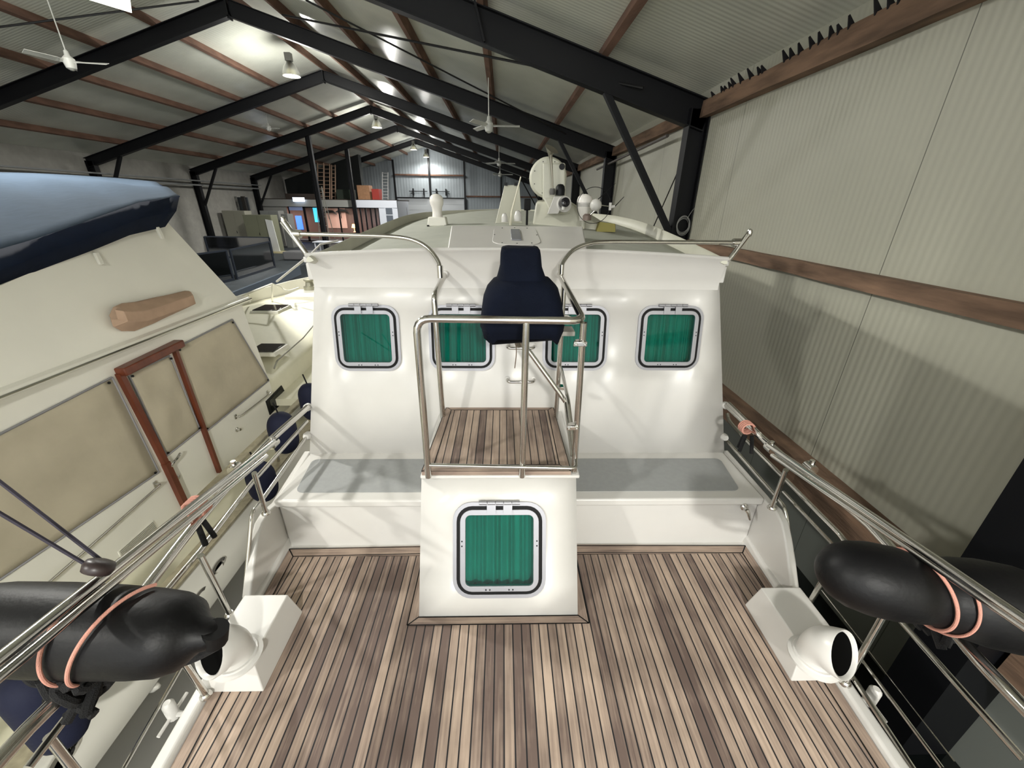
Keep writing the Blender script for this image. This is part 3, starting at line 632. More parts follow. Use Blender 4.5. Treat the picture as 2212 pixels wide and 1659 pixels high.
# fascia with cambered lip
bm=B(); rings=[]
for i in range(41):
    x=-1.375+(1.605+1.375)*i/40; cz=.05*(1-((x-.115)/1.49)**2)
    rings.append([(x,3.05,3.42),(x,wy(3.43)-.001,3.43),(x,wy(3.47)-.004,3.47+cz*.1),(x,2.984,3.51+cz*.4),(x,2.966,3.57+cz*.7),(x,2.946,3.635+cz),(x,2.93,3.648+cz),(x,2.924,3.660+cz),(x,2.933,3.672+cz),(x,2.955,3.672+cz),(x,2.97,3.655+cz),(x,3.1,3.62+cz)])
loft(bm,rings); finish(bm,'roof_fascia',gel,Y_,angle=60)
for sg,x in ((-1,-1.375),(1,1.605)):
    bm=B(); box(bm,(x-.035 if sg<0 else x-.02,2.99,3.48),(x+.02 if sg<0 else x+.035,3.12,3.60)); box(bm,(x-.05 if sg<0 else x-.02,3.0,3.60),(x+.02 if sg<0 else x+.05,3.1,3.64)); finish(bm,'corner_bracket',gel,Y_,bevel=.008)
# roof surface and raised rim
RIM=lambda px,py: onp(px,py,(0,2.95,3.655),(0,-.045,1))
lp=[RIM(*p) for p in ((667,556),(720,532),(790,500),(868,469),(905,461),(940,457.5),(1010,454),(1085,452))]
rp=[RIM(*p) for p in ((1567,561),(1520,538),(1455,508),(1392,482),(1345,470),(1300,463.5),(1190,455),(1085,452))]
rim=spline(lp,4)+spline(rp,4)[::-1][1:]
bm=B(); rings=[]; n=len(rim)
for i,p in enumerate(rim):
    t=(rim[min(i+1,n-1)]-rim[max(0,i-1)]).normalized(); s=Vector((t.y,-t.x,0)) # inward = right of travel direction
    q=p+s*.03; zf=surf(q.x,q.y)
    dk=min(1,.12+min(i,n-1-i)/7)
    rings.append([p-s*.022+Vector((0,0,-.24*dk)),p-s*.014-Vector((0,0,.004)),p+Vector((0,0,.006)),p+s*.012,p+s*.03+Vector((0,0,-.17*dk)),p+s*.0+Vector((0,0,-.26*dk))])
loft(bm,rings); finish(bm,'roof_rim',gelr,Y_,angle=60)
bm=B(); rows=[]
ymax=max(p.y for p in rim)
def xlim(y,side):
    c=[p for p in rim if (p.x<.1)==(side<0)]; c.sort(key=lambda p:p.y)
    for a,b in zip(c,c[1:]):
        if a.y<=y<=b.y and b.y>a.y: return a.x+(b.x-a.x)*(y-a.y)/(b.y-a.y)
    return c[0].x if y<c[0].y else c[-1].x
for j in range(30):
    y=3.02+(ymax-3.03)*j/29; a,b=xlim(y,-1),xlim(y,1); rows.append([(a+(b-a)*i/20,y,surf(a+(b-a)*i/20,y)) for i in range(21)])
loft(bm,rows,False,False); o=finish(bm,'cabin_roof',mat('roof_nonslip',(166,168,158),.75,var=.04,scale=6),Y_,keep=True); sm=o.modifiers.new('solid','SOLIDIFY'); sm.thickness=.04; sm.offset=-1
# sloping roof hatch cover with plate and grey light
HP=(0,3.3,3.70); HNn=(0,-.10,1)
q=[onp(*p,HP,HNn) for p in ((966,541),(1270,545),(1259,489),(975,487))]
finish(hull(B(),[p-Vector((0,0,.12)) for p in q],[p for p in q]),'hatch_cover',gel,Y_,bevel=.012)
hx=Vector((1,0,0)); hn=Vector((0,-.0995,.995)); hy=hn.cross(hx)
o=onp(1114,509,HP,HNn); wpl=abs(onp(1163,509,HP,HNn).x-onp(1066,509,HP,HNn).x); hpl=(onp(1114,491,HP,HNn)-onp(1114,529,HP,HNn)).length
pl=finish(plate(B(),o,hx,hy,hn,wpl,hpl,min(wpl,hpl)*.40,0,.006),'light_plate',gel,Y_,bevel=.003)
finish(plate(B(),o,hx,hy,hn,.085,hpl*.6,.012,.006,.016),'deck_light',mat('grey_lens',(118,120,128),.25),pl,bevel=.006)
bm=B()
for u,v in ((-.47,.0),(.47,0),(-.3,.42),(.3,.42),(-.3,-.42),(.3,-.42),(0,-.44),(0,.44)): lathe(bm,[(.006,.004),(.006,.009)],o+hx*u*wpl+hy*v*hpl,hn,8)
finish(bm,'screws',steel,pl)
# companionway box under the platform
BA=(2.0-1.654)/(2.485-DZ)
bm=B(); hull(bm,[(bx0,1.654,DZ-.02),(bx1,1.654,DZ-.02),(bx1,2.82,DZ-.02),(bx0,2.82,DZ-.02)],[(-.492,1.995,2.485),(.45,1.995,2.485),(.45,2.83,2.485),(-.492,2.83,2.485)])
BN=Vector((0,-1,BA)).normalized(); BY=Vector((0,BA,1)).normalized(); BO=Vector((0,1.654,DZ))
bc=onp(1079,1187,BO,(0,1,-BA))
bm.free()
bm=B()
H2=(2.485-DZ+.0)/BY.z
holed_wall(bm,BO,WX,BY,lambda s:bx0+.015*s/H2,lambda s:bx1-.013*s/H2,-.02,H2,[(bc.x,(bc-BO).dot(BY),.225,.225)])
o=finish(bm,'box_front',gel,Y_,keep=True); sm=o.modifiers.new('solid','SOLIDIFY'); sm.thickness=.03; sm.offset=-1
for x,xt in ((bx0,-.492),(bx1-.03,.42)):
    P=[(1.662,DZ),(2.82,DZ),(2.83,2.485),(2.003,2.485)]
    q=.003 if x<0 else -.003
    finish(hull(B(),[((x if b<2 else xt)+q,a,b) for a,b in P],[((x if b<2 else xt)+.03+q,a,b) for a,b in P]),'box_side',gel,Y_,smooth=False)
finish(box(B(),(-.497,1.985,2.475),(.47,2.835,2.497)),'box_top',gel,Y_,bevel=.008)
window(Y_,bc,WX,BY,BN,.565,.585)
# platform planking
pz=2.523
P4=[(-.488,1.995),(.415,1.995),(.402,2.838),(-.447,2.838)]
Q4=[(-.425,2.062),(.352,2.062),(.355,2.785),(-.402,2.785)]
finish(slab_poly(Q4,2.497,pz),'platform_planks',teakp,Y_,smooth=False)
for i,mm in ((0,teakb),(2,teakb),(1,teakbx),(3,teakbx)):
    j=(i+1)%4; finish(slab_poly([P4[i],P4[j],Q4[j],Q4[i]],2.497,pz+.001),'platform_border',mm,Y_,smooth=False)
bm=B()
for i in range(4):
    j=(i+1)%4; seamline((*Q4[i],pz+.002),(*Q4[j],pz+.002),.006); seamline((*P4[i],pz+.002),(*Q4[i],pz+.002),.005); seamline((*P4[i],pz+.002),(*P4[j],pz+.002),.004)
finish(bm,'platform_caulking',blackr,Y_,keep=True)
# platform guard rail
RT=.0195
def P3(*a): return Vector(a)
bm=B()
fl=at(925,1032,z=2.50); fl.y=1.975; fm=Vector((.117,1.975,2.50)); 
tl=P3(-.432,1.96,3.475); trc=P3(.405,1.95,3.47)
wl_=wpx(962,593)+WN*.03; wr_=wpx(1211,592)+WN*.03
tube(bm,fillet([fl,tl,trc,P3(.385,2.78,3.565)],.075),RT,12); finish(bm,'guard_rail',chrome,Y_)
finish(tube(B(),fillet([P3(-.455,2.69,2.5),P3(-.455,2.66,3.44),wl_],.05),RT,12),'guard_post',chrome,Y_)
finish(tube(B(),[fm,P3(.117,1.955,3.46)],RT*.95,12),'guard_post',chrome,Y_)
finish(tube(B(),[P3(.44,2.02,2.50),P3(.405,1.955,3.46)],RT*.9,12),'guard_post',chrome,Y_)
finish(tube(B(),[P3(.407,2.68,2.5),P3(.398,2.64,3.53)],RT*.9,12),'guard_post',chrome,Y_)
finish(tube(B(),fillet([P3(-.44,1.97,2.59),P3(.43,1.94,2.585),P3(.44,2.0,2.60),P3(.42,2.30,2.86),P3(.41,2.62,2.95)],.05),.012,10),'lower_rail',chrome,Y_)
for c in (P3(-.39,2.93,3.55),P3(.355,2.93,3.55)): pass
for sg,c in ((-1,wpx(963,592)),(1,wpx(1206,592))): finish(lathe(B(),[(.028,-.01),(.028,.03),(.018,.045),(.001,.05)],c,WN,14),'wall_boss',gel,Y_)
# inclined strut and clamps on the right of the platform rail
finish(tube(B(),[at(1140,755,y=2.42),at(1222,868,y=2.36)],.016,10),'strut',chrome,Y_)
finish(tube(B(),[at(1222,868,y=2.36),at(1237,985,y=2.05)],.014,10),'strut',chrome,Y_)
for px,py,yy in ((1252,740,1.96),(1236,920,2.0),(1212,836,2.6),(1222,686,2.6)):
    p=at(px,py,y=yy); b=B(); box(b,(p.x-.034,p.y-.03,p.z-.012),(p.x+.034,p.y-.012,p.z+.012)); lathe(b,[(.008,0),(.008,.012)],p+Vector((-.022,-.03,0)),(0,-1,0),8); lathe(b,[(.008,0),(.008,.012)],p+Vector((.022,-.03,0)),(0,-1,0),8); tube(b,[p+Vector((0,0,-.012)),p+Vector((0,0,.012))],.026,12); finish(b,'clamp',chrome,Y_,bevel=.003)
# ladder rungs on the wall
for py in (746,818):
    a=wpx(1096,py); c=wpx(1153,py); a2=wpx(1102,py+13)+WN*.05; c2=wpx(1148,py+13)+WN*.05
    a2=a+WN*.06-WYv*.012; c2=c+WN*.06-WYv*.012
    finish(tube(B(),fillet([a-WN*.01,a2,c2,c-WN*.01],.03),.011,10),'ladder_rung',chrome,Y_)
    for p in (a,c): finish(lathe(B(),[(.02,-.002),(.02,.006),(.012,.01)],p,WN,12),'rung_boss',gel,Y_)
# side rails
L25=lambda px,py,z: at(px,py,z=z)
RL=[at(664,880,z=2.55),at(570,965,z=2.55),at(440,1110,z=2.55),at(330,1250,z=2.55),at(155,1475,z=2.53),at(0,1640,z=2.53),Vector((-1.40,.1,2.53)),Vector((-1.36,-1.2,2.53))]
RLx=[Vector((-1.535+.07*(2.8-p.y)/2.2*1.0,p.y,2.545)) for p in RL]
finish(tube(B(),spline(RL,4),.023,12),'top_rail',chrome,Y_)
RRp=[at(1570,876,z=2.55),at(1690,985,z=2.55),at(1880,1135,z=2.53),at(2060,1362,z=2.53),at(2212,1528,z=2.53),Vector((1.66,.1,2.53)),Vector((1.6,-1.2,2.53))]
finish(tube(B(),spline(RRp,4),.023,12),'top_rail',chrome,Y_)
def atx(x): return lambda px,py: at(px,py,x=x)
A=atx(-1.60); Rr=atx(1.90)
finish(tube(B(),fillet([at(664,941,x=-1.56),A(566,1080),A(547,1104),A(543,1120),at(527,1312,x=-1.62)],.03),.013,10),'lower_rail',chrome,Y_)
finish(tube(B(),fillet([at(1563,944,x=1.85),Rr(1674,1070),Rr(1694,1094),Rr(1700,1120),at(1717,1288,x=1.88)],.03),.013,10),'lower_rail',chrome,Y_)
finish(tube(B(),[A(663,910),A(545,1042),A(432,1190),A(300,1345),at(60,1659,x=-1.58)],.014,10),'middle_rail',chrome,Y_)
finish(tube(B(),fillet([Rr(1571,893),Rr(1574,908),Rr(1604,943),Rr(1689,1028),Rr(1815,1155),Rr(1925,1318),Rr(2212,1642)],.03),.014,10),'middle_rail',chrome,Y_)
finish(tube(B(),[Rr(1692,1062),Rr(1795,1172),Rr(1865,1290)],.010,8),'guard_wire',chrome,Y_)
finish(tube(B(),[at(1862,1425,x=1.9),at(2035,1659,x=1.9),],.009,8),'guard_wire',chrome,Y_)
finish(tube(B(),[at(1775,1275,x=2.0),at(2062,1645,x=2.0)],.003,6),'guard_wire',chrome,Y_)
finish(tube(B(),[at(1842,1462,x=1.84),at(1985,1680,x=1.84)],.013,8),'toe_rail',chrome,Y_)
finish(tube(B(),[at(432,1515,x=-1.56),at(322,1680,x=-1.56)],.013,8),'toe_rail',chrome,Y_)
finish(tube(B(),[at(416,1400,x=-1.75),at(268,1659,x=-1.75)],.010,8),'guard_wire',chrome,Y_)
for a,b in ((at(575,1108,z=2.14),at(549,1022,z=2.54)),(at(497,1327,z=1.73),at(433,1200,z=2.35)),(at(445,1502,z=1.73),at(348,1355,z=2.3)),(at(1667,1097,z=2.14),at(1698,1015,z=2.54)),(at(1825,1475,z=1.73),at(1918,1312,z=2.26)),(at(1736,1325,z=1.73),at(1800,1215,z=2.28)),(at(104,1590,x=-1.60),at(205,1720,x=-1.56))):
    finish(tube(B(),[a,b],.015,10),'stanchion',chrome,Y_)
    if a.y>.9: finish(lathe(B(),[(.028,-.004),(.028,.006),(.018,.02)],a,n=12),'stanchion_foot',chrome,Y_)
for px,py,side in ((664,880,-1),(664,941,-1),(1568,876,1),(1564,944,1)):
    p=wpx(px,py); finish(lathe(B(),[(.03,-.02),(.03,.012),(.022,.03)],p,WN,12),'rail_socket',gel,Y_)
# white overboard cleats on the hull side
for p in (at(370,1535,x=-1.72),at(1883,1505,x=1.95),at(1830,1432,x=1.97)):
    b=B(); s=-1 if p.x<0 else 1
    tube(b,[p+Vector((0,0,-.05)),p+Vector((0,0,.055)),p+Vector((0,0,.07))],[.028,.028,.016],12); tube(b,[p+Vector((0,-.10,-.03)),p+Vector((0,.10,-.03))],.009,8); tube(b,[p+Vector((0,0,-.03)),p-Vector((s*.13,0,.03))],.014,8)
    finish(b,'side_cleat',gel,Y_)
# roof corner stanchions and swept roof rails
for pts,ys,cn in ((((951,590),(947,566),(925,537),(893,519),(845,511),(760,508),(638,505)),(2.74,2.78,2.84,2.88,2.92,2.95,3.0),((612,476),(672,563),(640,505))),(((1212,588),(1216,568),(1238,541),(1270,527),(1310,523),(1400,523),(1592,524)),(2.74,2.78,2.84,2.88,2.92,2.95,3.0),((1619,503),(1574,562),(1592,524)))):
    P=[at(px,py,y=y) for (px,py),y in zip(pts,ys)]
    r=finish(tube(B(),spline(P,5),.0145,12),'roof_rail',chrome,Y_)
    finish(tube(B(),[P[0]+Vector((0,0,-.03)),P[0]+Vector((0,0,.05))],.02,12),'end_fitting',chrome,r)
    a,b=at(*cn[0],y=3.0),at(*cn[1],y=2.97)
    s=finish(tube(B(),[a,b],.018,12),'roof_stanchion',chrome,Y_)
    finish(lathe(B(),[(.001,-.03),(.016,-.022),(.022,0),(.016,.02),(.001,.028)],a,n=12),'ball_end',chrome,s)
    c=at(*cn[2],y=3.0); finish(tube(B(),[c+Vector((-.03,0,0)),c+Vector((.03,0,0))],.028,12),'clamp',chrome,s)
    finish(tube(B(),[b.lerp(a,.12)-Vector((0,.012,0)),b.lerp(a,.95)-Vector((.022,.012,0))],.007,8),'brace_bar',chrome,s)
# shower tap on the right of the bench front
tp=at(1607,1094,y=2.19); t=finish(lathe(B(),[(.028,0),(.028,.012),(.018,.02),(.016,.04)],tp,(0,-1,0),14),'shower_tap',chrome,Y_)
finish(tube(B(),[tp+Vector((0,-.035,0)),tp+Vector((.012,-.045,-.02)),tp+Vector((.03,-.055,-.07))],[.014,.013,.009],10),'tap_lever',chrome,t)
# vent boxes with cowls
def ventbox(lo,hi,side,cpx,mouth):
    x0,x1=lo[0],hi[0]; y0,y1=lo[1],hi[1]; i=.03
    b=hull(B(),[(x0,y0,DZ),(x1,y0,DZ),(x1,y1,DZ),(x0,y1,DZ)],[(x0+i,y0+i*1.3,1.90),(x1-i,y0+i*1.3,1.90),(x1-i,y1-i*1.3,1.90),(x0+i,y1-i*1.3,1.90)])
    v=finish(b,'vent_box',gel,Y_,bevel=.006)
    c=onp(*cpx,(0,0,1.9),(0,0,1)); M=Vector(mouth).normalized()
    w_=B(); lathe(w_,[(.118,0),(.118,.010),(.100,.018),(.096,.026)],c,n=28); finish(w_,'cowl_flange',gel,v)
    path=[];rad=[]
    Rb=.092; hgt=.05; AE=math.radians(60)
    cc=c+Vector((0,0,hgt))+M*Rb
    path.append(c+Vector((0,0,.015)));rad.append(.086)
    n=12
    for j in range(n+1):
        a=AE*j/n; path.append(cc-M*Rb*math.cos(a)+Vector((0,0,Rb*math.sin(a)))); rad.append(.084+.022*(j/n)**1.2)
    e=path[-1]; ME=M*math.sin(AE)+Vector((0,0,math.cos(AE)))
    path.append(e+ME*.045);rad.append(.113); path.append(e+ME*.053);rad.append(.110)
    path.append(e+ME*.046);rad.append(.100); path.append(e-ME*.03);rad.append(.090)
    k=B(); P=path; rings=[]
    S_=M.cross(Vector((0,0,1))).normalized()
    for j,p in enumerate(P):
        if j<2: T=Vector((0,0,1))
        elif j<=n+1: a=AE*(j-1)/n; T=M*math.sin(a)+Vector((0,0,math.cos(a)))
        else: T=ME
        U_=S_.cross(T)
        rings.append([p+(S_*math.cos(q)+U_*math.sin(q))*rad[j] for q in (2*math.pi*z/32 for z in range(32))])
    loft(k,rings,False); o=finish(k,'vent_cowl',gel,v,angle=70,keep=True)
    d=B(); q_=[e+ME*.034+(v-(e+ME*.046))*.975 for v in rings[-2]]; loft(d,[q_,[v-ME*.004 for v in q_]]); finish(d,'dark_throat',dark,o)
    return v
ventbox((-1.535,1.255,0),(-1.225,1.700,0),-1,(512,1420),(-.5,-.87,0))
ventbox((1.535,1.265,0),(1.835,1.715,0),1,(1758,1422),(.45,-.89,0))
# ---------------------------------------------------------------- mast and roof gear
YM=5.6
def am(px,py,y=YM): return at(px,py,y=y)
def grp_r(px,y=YM): return px*1.0
mt=thing('folded_mast','cream folded mast foot with round drum, horn and search light on the cabin roof','mast',am(1200,470))
k1=am(1200,400).x-am(1100,400).x   # metres for 100 px at that distance
k1/=100
zb=surf(.5,YM)
# spreading foot
F0=[(1128,468),(1190,474),(1290,490),(1315,488),(1240,440),(1195,432),(1160,438)]
a=[am(1150,470,5.5),am(1310,487,5.3),am(1330,478,5.9),am(1160,462,6.0)]
for p in a: p.z=surf(p.x,p.y)-.01
b_=[am(1158,436,5.55),am(1228,436,5.55),am(1228,432,5.8),am(1160,432,5.8)]
finish(hull(B(),a,b_),'mast_foot',gelr,mt,bevel=.03)
dc=am(1184,384); dR=40*k1
# drum (two thick discs) facing aft
finish(lathe(B(),[(dR*.94,-.02),(dR,.0),(dR,.05),(dR*.9,.06),(dR*.9,.13),(dR*.7,.16)],dc,(0,1,0),40),'drum',gelr,mt)
finish(lathe(B(),[(dR*.9,-.035),(dR*.93,-.02),(dR*.93,.0)],dc,(0,1,0),40),'drum_cover',gelr,mt)
bm=B()
for q in range(8):
    a=q*math.pi/4+.4; lathe(bm,[(.006,0),(.006,.006)],dc+Vector((math.cos(a)*dR*.8,-.036,math.sin(a)*dR*.8)),(0,-1,0),8)
finish(bm,'bolts',steel,mt)
# vertical mast leg beside the drum
finish(hull(B(),[am(1172,352,5.5),am(1221,352,5.5),am(1221,352,5.75),am(1172,352,5.75)],[am(1172,432,5.5),am(1222,432,5.5),am(1222,432,5.75),am(1172,432,5.75)]),'mast_leg',gelr,mt,bevel=.02)
finish(hull(B(),[am(1172,425,5.5),am(1222,425,5.5),am(1222,425,5.7),am(1172,425,5.7)],[am(1190,462,5.45),am(1232,462,5.45),am(1232,462,5.7),am(1190,462,5.7)]),'mast_elbow',gelr,mt,bevel=.02)
finish(lathe(B(),[(.035,0),(.035,.01)],am(1214,360,5.49),(0,-1,0),16),'dark_cap',steel,mt)
# brass-grey horn
hm=mat('dull_horn_metal',(150,146,134),.35,.8)
hp=[am(1194,408,5.38),am(1192,370,5.38),am(1190,345,5.38),am(1189,334,5.38),am(1190,326,5.37),am(1192,322,5.36)]
h=finish(tube(B(),hp,[.010,.012,.017,.026,.055,.085],18,True),'horn',hm,mt)
finish(box(B(),am(1187,424,5.42)[:],tuple(am(1200,408,5.34))) if False else lathe(B(),[(.03,-.03),(.035,.0),(.03,.04)],am(1193,415,5.40),(0,0,1),12),'horn_driver',mat('dark_grey_cast',(88,86,84),.5),h)
finish(lathe(B(),[(.055,-.04),(.058,.02),(.05,.06),(.03,.08),(.001,.085)],am(1210,414,5.44),(0,0,1),18),'black_dome',steel,mt)
# bracket with search light
finish(hull(B(),[am(1197,424,5.3),am(1222,424,5.3),am(1222,424,5.5),am(1197,424,5.5)],[am(1182,462,5.2),am(1206,462,5.2),am(1206,462,5.5),am(1182,462,5.5)]),'light_bracket',gel,mt,bevel=.008)
s_=finish(lathe(B(),[(.09,.0),(.09,-.04),(.05,-.1)],am(1220,441,5.25),(.35,-1,.1),24),'light_housing',gel,mt)
finish(lathe(B(),[(.052,-.02),(.052,.08),(.045,.085),(.001,.086)],am(1217,439,5.2),(.2,-1,.15),20),'search_light',mat('dark_lens',(30,28,34),.1),s_)
finish(lathe(B(),[(.001,0),(.02,.0),(.02,.05),(.001,.05)],am(1217,453,5.15),(0,0,1),8),'light_stem',gel,s_)
# separate gear on the roof
def top_of(px,py,y): p=am(px,py,y); return p
def roofpt(px,py): return onp(px,py,(0,3.2,3.64),(0,-.045,1))
# left mushroom dome on pedestal
p=roofpt(946,484); p.z=surf(p.x,p.y); t=thing('antenna_dome','bulb-shaped white antenna dome on a square pedestal at the left of the cabin roof','antenna',p)
kk=(p-C0).dot(FW)/FPX
hw=21*kk
finish(hull(B(),[(p.x-hw,p.y-.10,p.z-.01),(p.x+hw,p.y-.10,p.z-.01),(p.x+hw,p.y+.1,p.z-.01),(p.x-hw,p.y+.1,p.z-.01)],[(p.x-hw*.86,p.y-.08,p.z+.10),(p.x+hw*.86,p.y-.08,p.z+.10),(p.x+hw*.86,p.y+.08,p.z+.10),(p.x-hw*.86,p.y+.08,p.z+.10)]),'pedestal',crm,t,bevel=.012)
finish(lathe(B(),[(.068,.10),(.062,.13),(.060,.17),(.066,.21),(.082,.25),(.088,.29),(.082,.325),(.062,.352),(.03,.366),(.001,.37)],p,n=28),'dome',mat('white_plastic',(236,232,226),.3),t)
finish(box(box(B(),(p.x-hw,p.y-.103,p.z-.012),(p.x-hw+.03,p.y-.07,p.z+.006)),(p.x+hw-.03,p.y-.103,p.z-.012),(p.x+hw,p.y-.07,p.z+.006)),'black_feet',blackr,t)
# folding panel
p0=am(1070,473,5.6);p1=am(1128,473,5.6);p2=am(1122,400,5.75);p3=am(1090,400,5.75); p0.z=p1.z=surf(0,5.6); d=Vector((0,.03,0))
t=thing('upright_panel','cream tapered upright panel with two small hinges, left of the mast','panel',(p0+p1)/2)
finish(hull(B(),[p0,p1,p2,p3],[v+d for v in (p0,p1,p2,p3)]),'panel',gelr,t,bevel=.006)
for px in (1093,1114): 
    q=am(px,398,5.72); finish(box(B(),(q.x-.02,q.y-.01,q.z-.015),(q.x+.02,q.y+.03,q.z+.02)),'hinge',steel,t)
p=am(1103,466,5.35); tag(finish(tube(B(),[Vector((p.x,p.y,surf(p.x,p.y))),am(1105,458,5.35),am(1125,382,5.4)],[.016,.012,.007],8),'whip_antenna',mat('cream_rod',(214,210,190),.4)),'short cream rod antenna leaning in front of the upright panel','antenna')
for px,py,r,lab in ((1090,466,.032,'small white dome light on the roof, left of the pair beside the panel'),(1119,462,.042,'larger white dome light on the roof, right of the pair beside the panel')):
    p=am(px,py,5.3); tag(finish(lathe(B(),[(r*1.2,-.04-r),(r*1.2,-r*.5),(r,0),(r*.75,r*.65),(.001,r)],p,n=18),'dome_light',gel),lab,'light','dome lights')
p=am(1139,443,5.4); t=thing('camera_box','small black box light on a stalk between the panel and the mast','light',(p.x,p.y,surf(p.x,p.y)))
finish(box(B(),(p.x-.04,p.y-.03,p.z-.06),(p.x+.04,p.y+.03,p.z+.07)),'housing',blackr,t,bevel=.01); finish(tube(B(),[(p.x,p.y,surf(p.x,p.y)),(p.x,p.y,p.z-.05)],.014,8),'stalk',steel,t)
# satellite dome and sphere with ring on the right
p=am(1263,438,5.3); t=thing('satellite_dome','white striped domed antenna on the right of the mast','antenna',(p.x,p.y,surf(p.x,p.y)))
finish(lathe(B(),[(.05,-.20),(.06,-.12),(.088,-.07),(.093,-.03),(.093,.03),(.084,.062),(.055,.088),(.001,.098)],p,n=28),'dome',mat('white_plastic',(236,232,226),.3),t)
finish(tube(B(),[(p.x,p.y,surf(p.x,p.y)),(p.x,p.y,p.z-.19)],.03,12),'stem',gelr,t)
bm=B()
for dz in (-.035,-.02,-.005): tube(bm,[p+Vector((math.cos(a)*.094,math.sin(a)*.094,dz)) for a in (i*math.pi/16 for i in range(33))],.0022,6,False)
finish(bm,'stripes',steel,t)
p=am(1287,443,5.0); t=thing('ring_antenna','white ball on a bent stem with a large thin wire ring behind it','antenna',(p.x-.06,p.y,surf(p.x,p.y)))
finish(lathe(B(),[(.001,-.068),(.04,-.055),(.062,-.025),(.066,.0),(.062,.025),(.04,.055),(.001,.068)],p,n=22),'ball',gel,t)
bp=am(1268,470,5.0); finish(tube(B(),[bp,p+Vector((-.01,0,-.06))],.014,10),'stem',chrome,t); finish(lathe(B(),[(.05,-.03),(.05,.02),(.03,.04)],bp,n=16),'foot',mat('worn_metal',(120,106,98),.5,.4),t)
rc=am(1283,444,5.05); rr_=36*(rc-C0).dot(FW)/FPX
finish(tube(B(),[rc+Vector((math.cos(a)*rr_,0,math.sin(a)*rr_)) for a in (i*math.pi/24 for i in range(49))],.0035,6,False),'wire_ring',steel,t)
q=am(1318,446,5.0); finish(tube(B(),[p+Vector((.06,0,.0)),q],.006,6),'arm',chrome,t); finish(box(B(),(q.x-.012,q.y-.012,q.z-.04),(q.x+.012,q.y+.012,q.z+.04)),'clip',gel,t)
finish(tube(B(),[am(1318,447,5.0),am(1328,446,5.0)],.016,8),'joint',gel,t); finish(tube(B(),[am(1328,446,5.0),am(1348,425,5.0)],[.006,.003],6),'whip',steel,t)
finish(tube(B(),[p+Vector((.02,0,.06)),am(1330,395,5.1)],[.005,.002],6),'whip',steel,t)
p=roofpt(1309,497); tag(finish(hull(B(),[(p.x-.11,p.y,p.z-.02),(p.x+.11,p.y-.02,p.z-.02),(p.x+.12,p.y+.12,p.z-.01),(p.x-.1,p.y+.12,p.z-.01)],[(p.x-.08,p.y+.02,p.z+.09),(p.x+.1,p.y,p.z+.07),(p.x+.14,p.y+.12,p.z+.06),(p.x-.08,p.y+.12,p.z+.08)]),'sanding_block',mat('olive_foam',(150,142,84),.9),smooth=False),'olive yellow foam block lying on the right of the cabin roof','block')
# ---------------------------------------------------------------- navy covered outboard on the platform
YO2=2.33
t=thing('covered_outboard','outboard engine under a navy canvas cover hung at the platform rail','outboard engine',at(1125,718,y=YO2))
def cring(px0,px1,py,dy0,dy1,r=.35,seed=0,amp=.008):
    a=at(px0,py,y=YO2);b=at(px1,py,y=YO2); w_=b.x-a.x; c=(a+b)/2; h=dy1-dy0; q=rrect(w_,h,min(w_,h)*r,5); rnd=random.Random(seed)
    out=[]
    for j,(u,v) in enumerate(q):
        f=1+amp*8*math.sin(j*1.9+seed*1.3)*.12
        out.append(Vector((c.x+u*f,c.y+(dy0+dy1)/2+v*f,c.z+amp*math.sin(j*1.1+seed))))
    return out
body=[cring(1055,1205,724,-.14,.15,.2,1,.02),cring(1048,1210,712,-.17,.16,.2,2,.028),cring(1041,1213,690,-.19,.18,.22,3,.022),cring(1041,1212,665,-.19,.18,.25,4,.016),cring(1044,1209,640,-.18,.17,.3,5,.006),cring(1052,1203,618,-.15,.16,.35,6,.005),cring(1066,1188,603,-.11,.14,.4,7,.004),cring(1080,1172,598,-.07,.11,.4,8,.003)]
b=B(); loft(b,body); finish(b,'engine_cover',navy,t,angle=50)
head=[cring(1072,1181,603,-.10,.12,.4,1,.003),cring(1075,1176,594,-.10,.12,.35,2,.003),cring(1080,1170,575,-.07,.12,.25,3,.002),cring(1081,1168,550,-.06,.12,.2,4,.004),cring(1083,1166,537,-.05,.11,.2,5,.004),cring(1090,1158,534,-.03,.08,.3,6,.004)]
b=B(); loft(b,head); finish(b,'cover_hood',navy,t,angle=50)
a=at(1062,716,y=2.28);c=at(1240,716,y=2.28)
finish(box(B(),(a.x,2.24,a.z-.015),(c.x,2.36,a.z+.012)),'clamp_board',mat('grey_board',(160,158,150),.5),t,bevel=.004)
finish(tube(B(),[at(1122,722,y=2.35),at(1122,742,y=2.4)],.03,12),'shaft',mat('worn_steel',(120,116,104),.5,.5),t)
for i,(x0,x1,y1) in enumerate(((1113,1112,795),(1123,1133,788))):
    p=[at(x0,735,y=2.3),at((x0+x1)/2+3,760,y=2.29),at(x1,y1,y=2.3)]; tag(finish(tube(B(),spline(p,5),.0035,6),'loose_cord',mat('grey_cord',(128,112,98),.8)),'thin cord dangling below the covered engine, '+('left one of two' if i==0 else 'right one of two'),'cord','dangling cords')
# ================================================================ neighbouring yacht on the left
NX=-3.4
def nx(px,py,x=NX): return at(px,py,x=x)
N_=thing('flybridge_yacht','cream flybridge yacht on the left with tan window covers and a mahogany door frame','boat',(-5.2,4,.75))
ZR=2.80
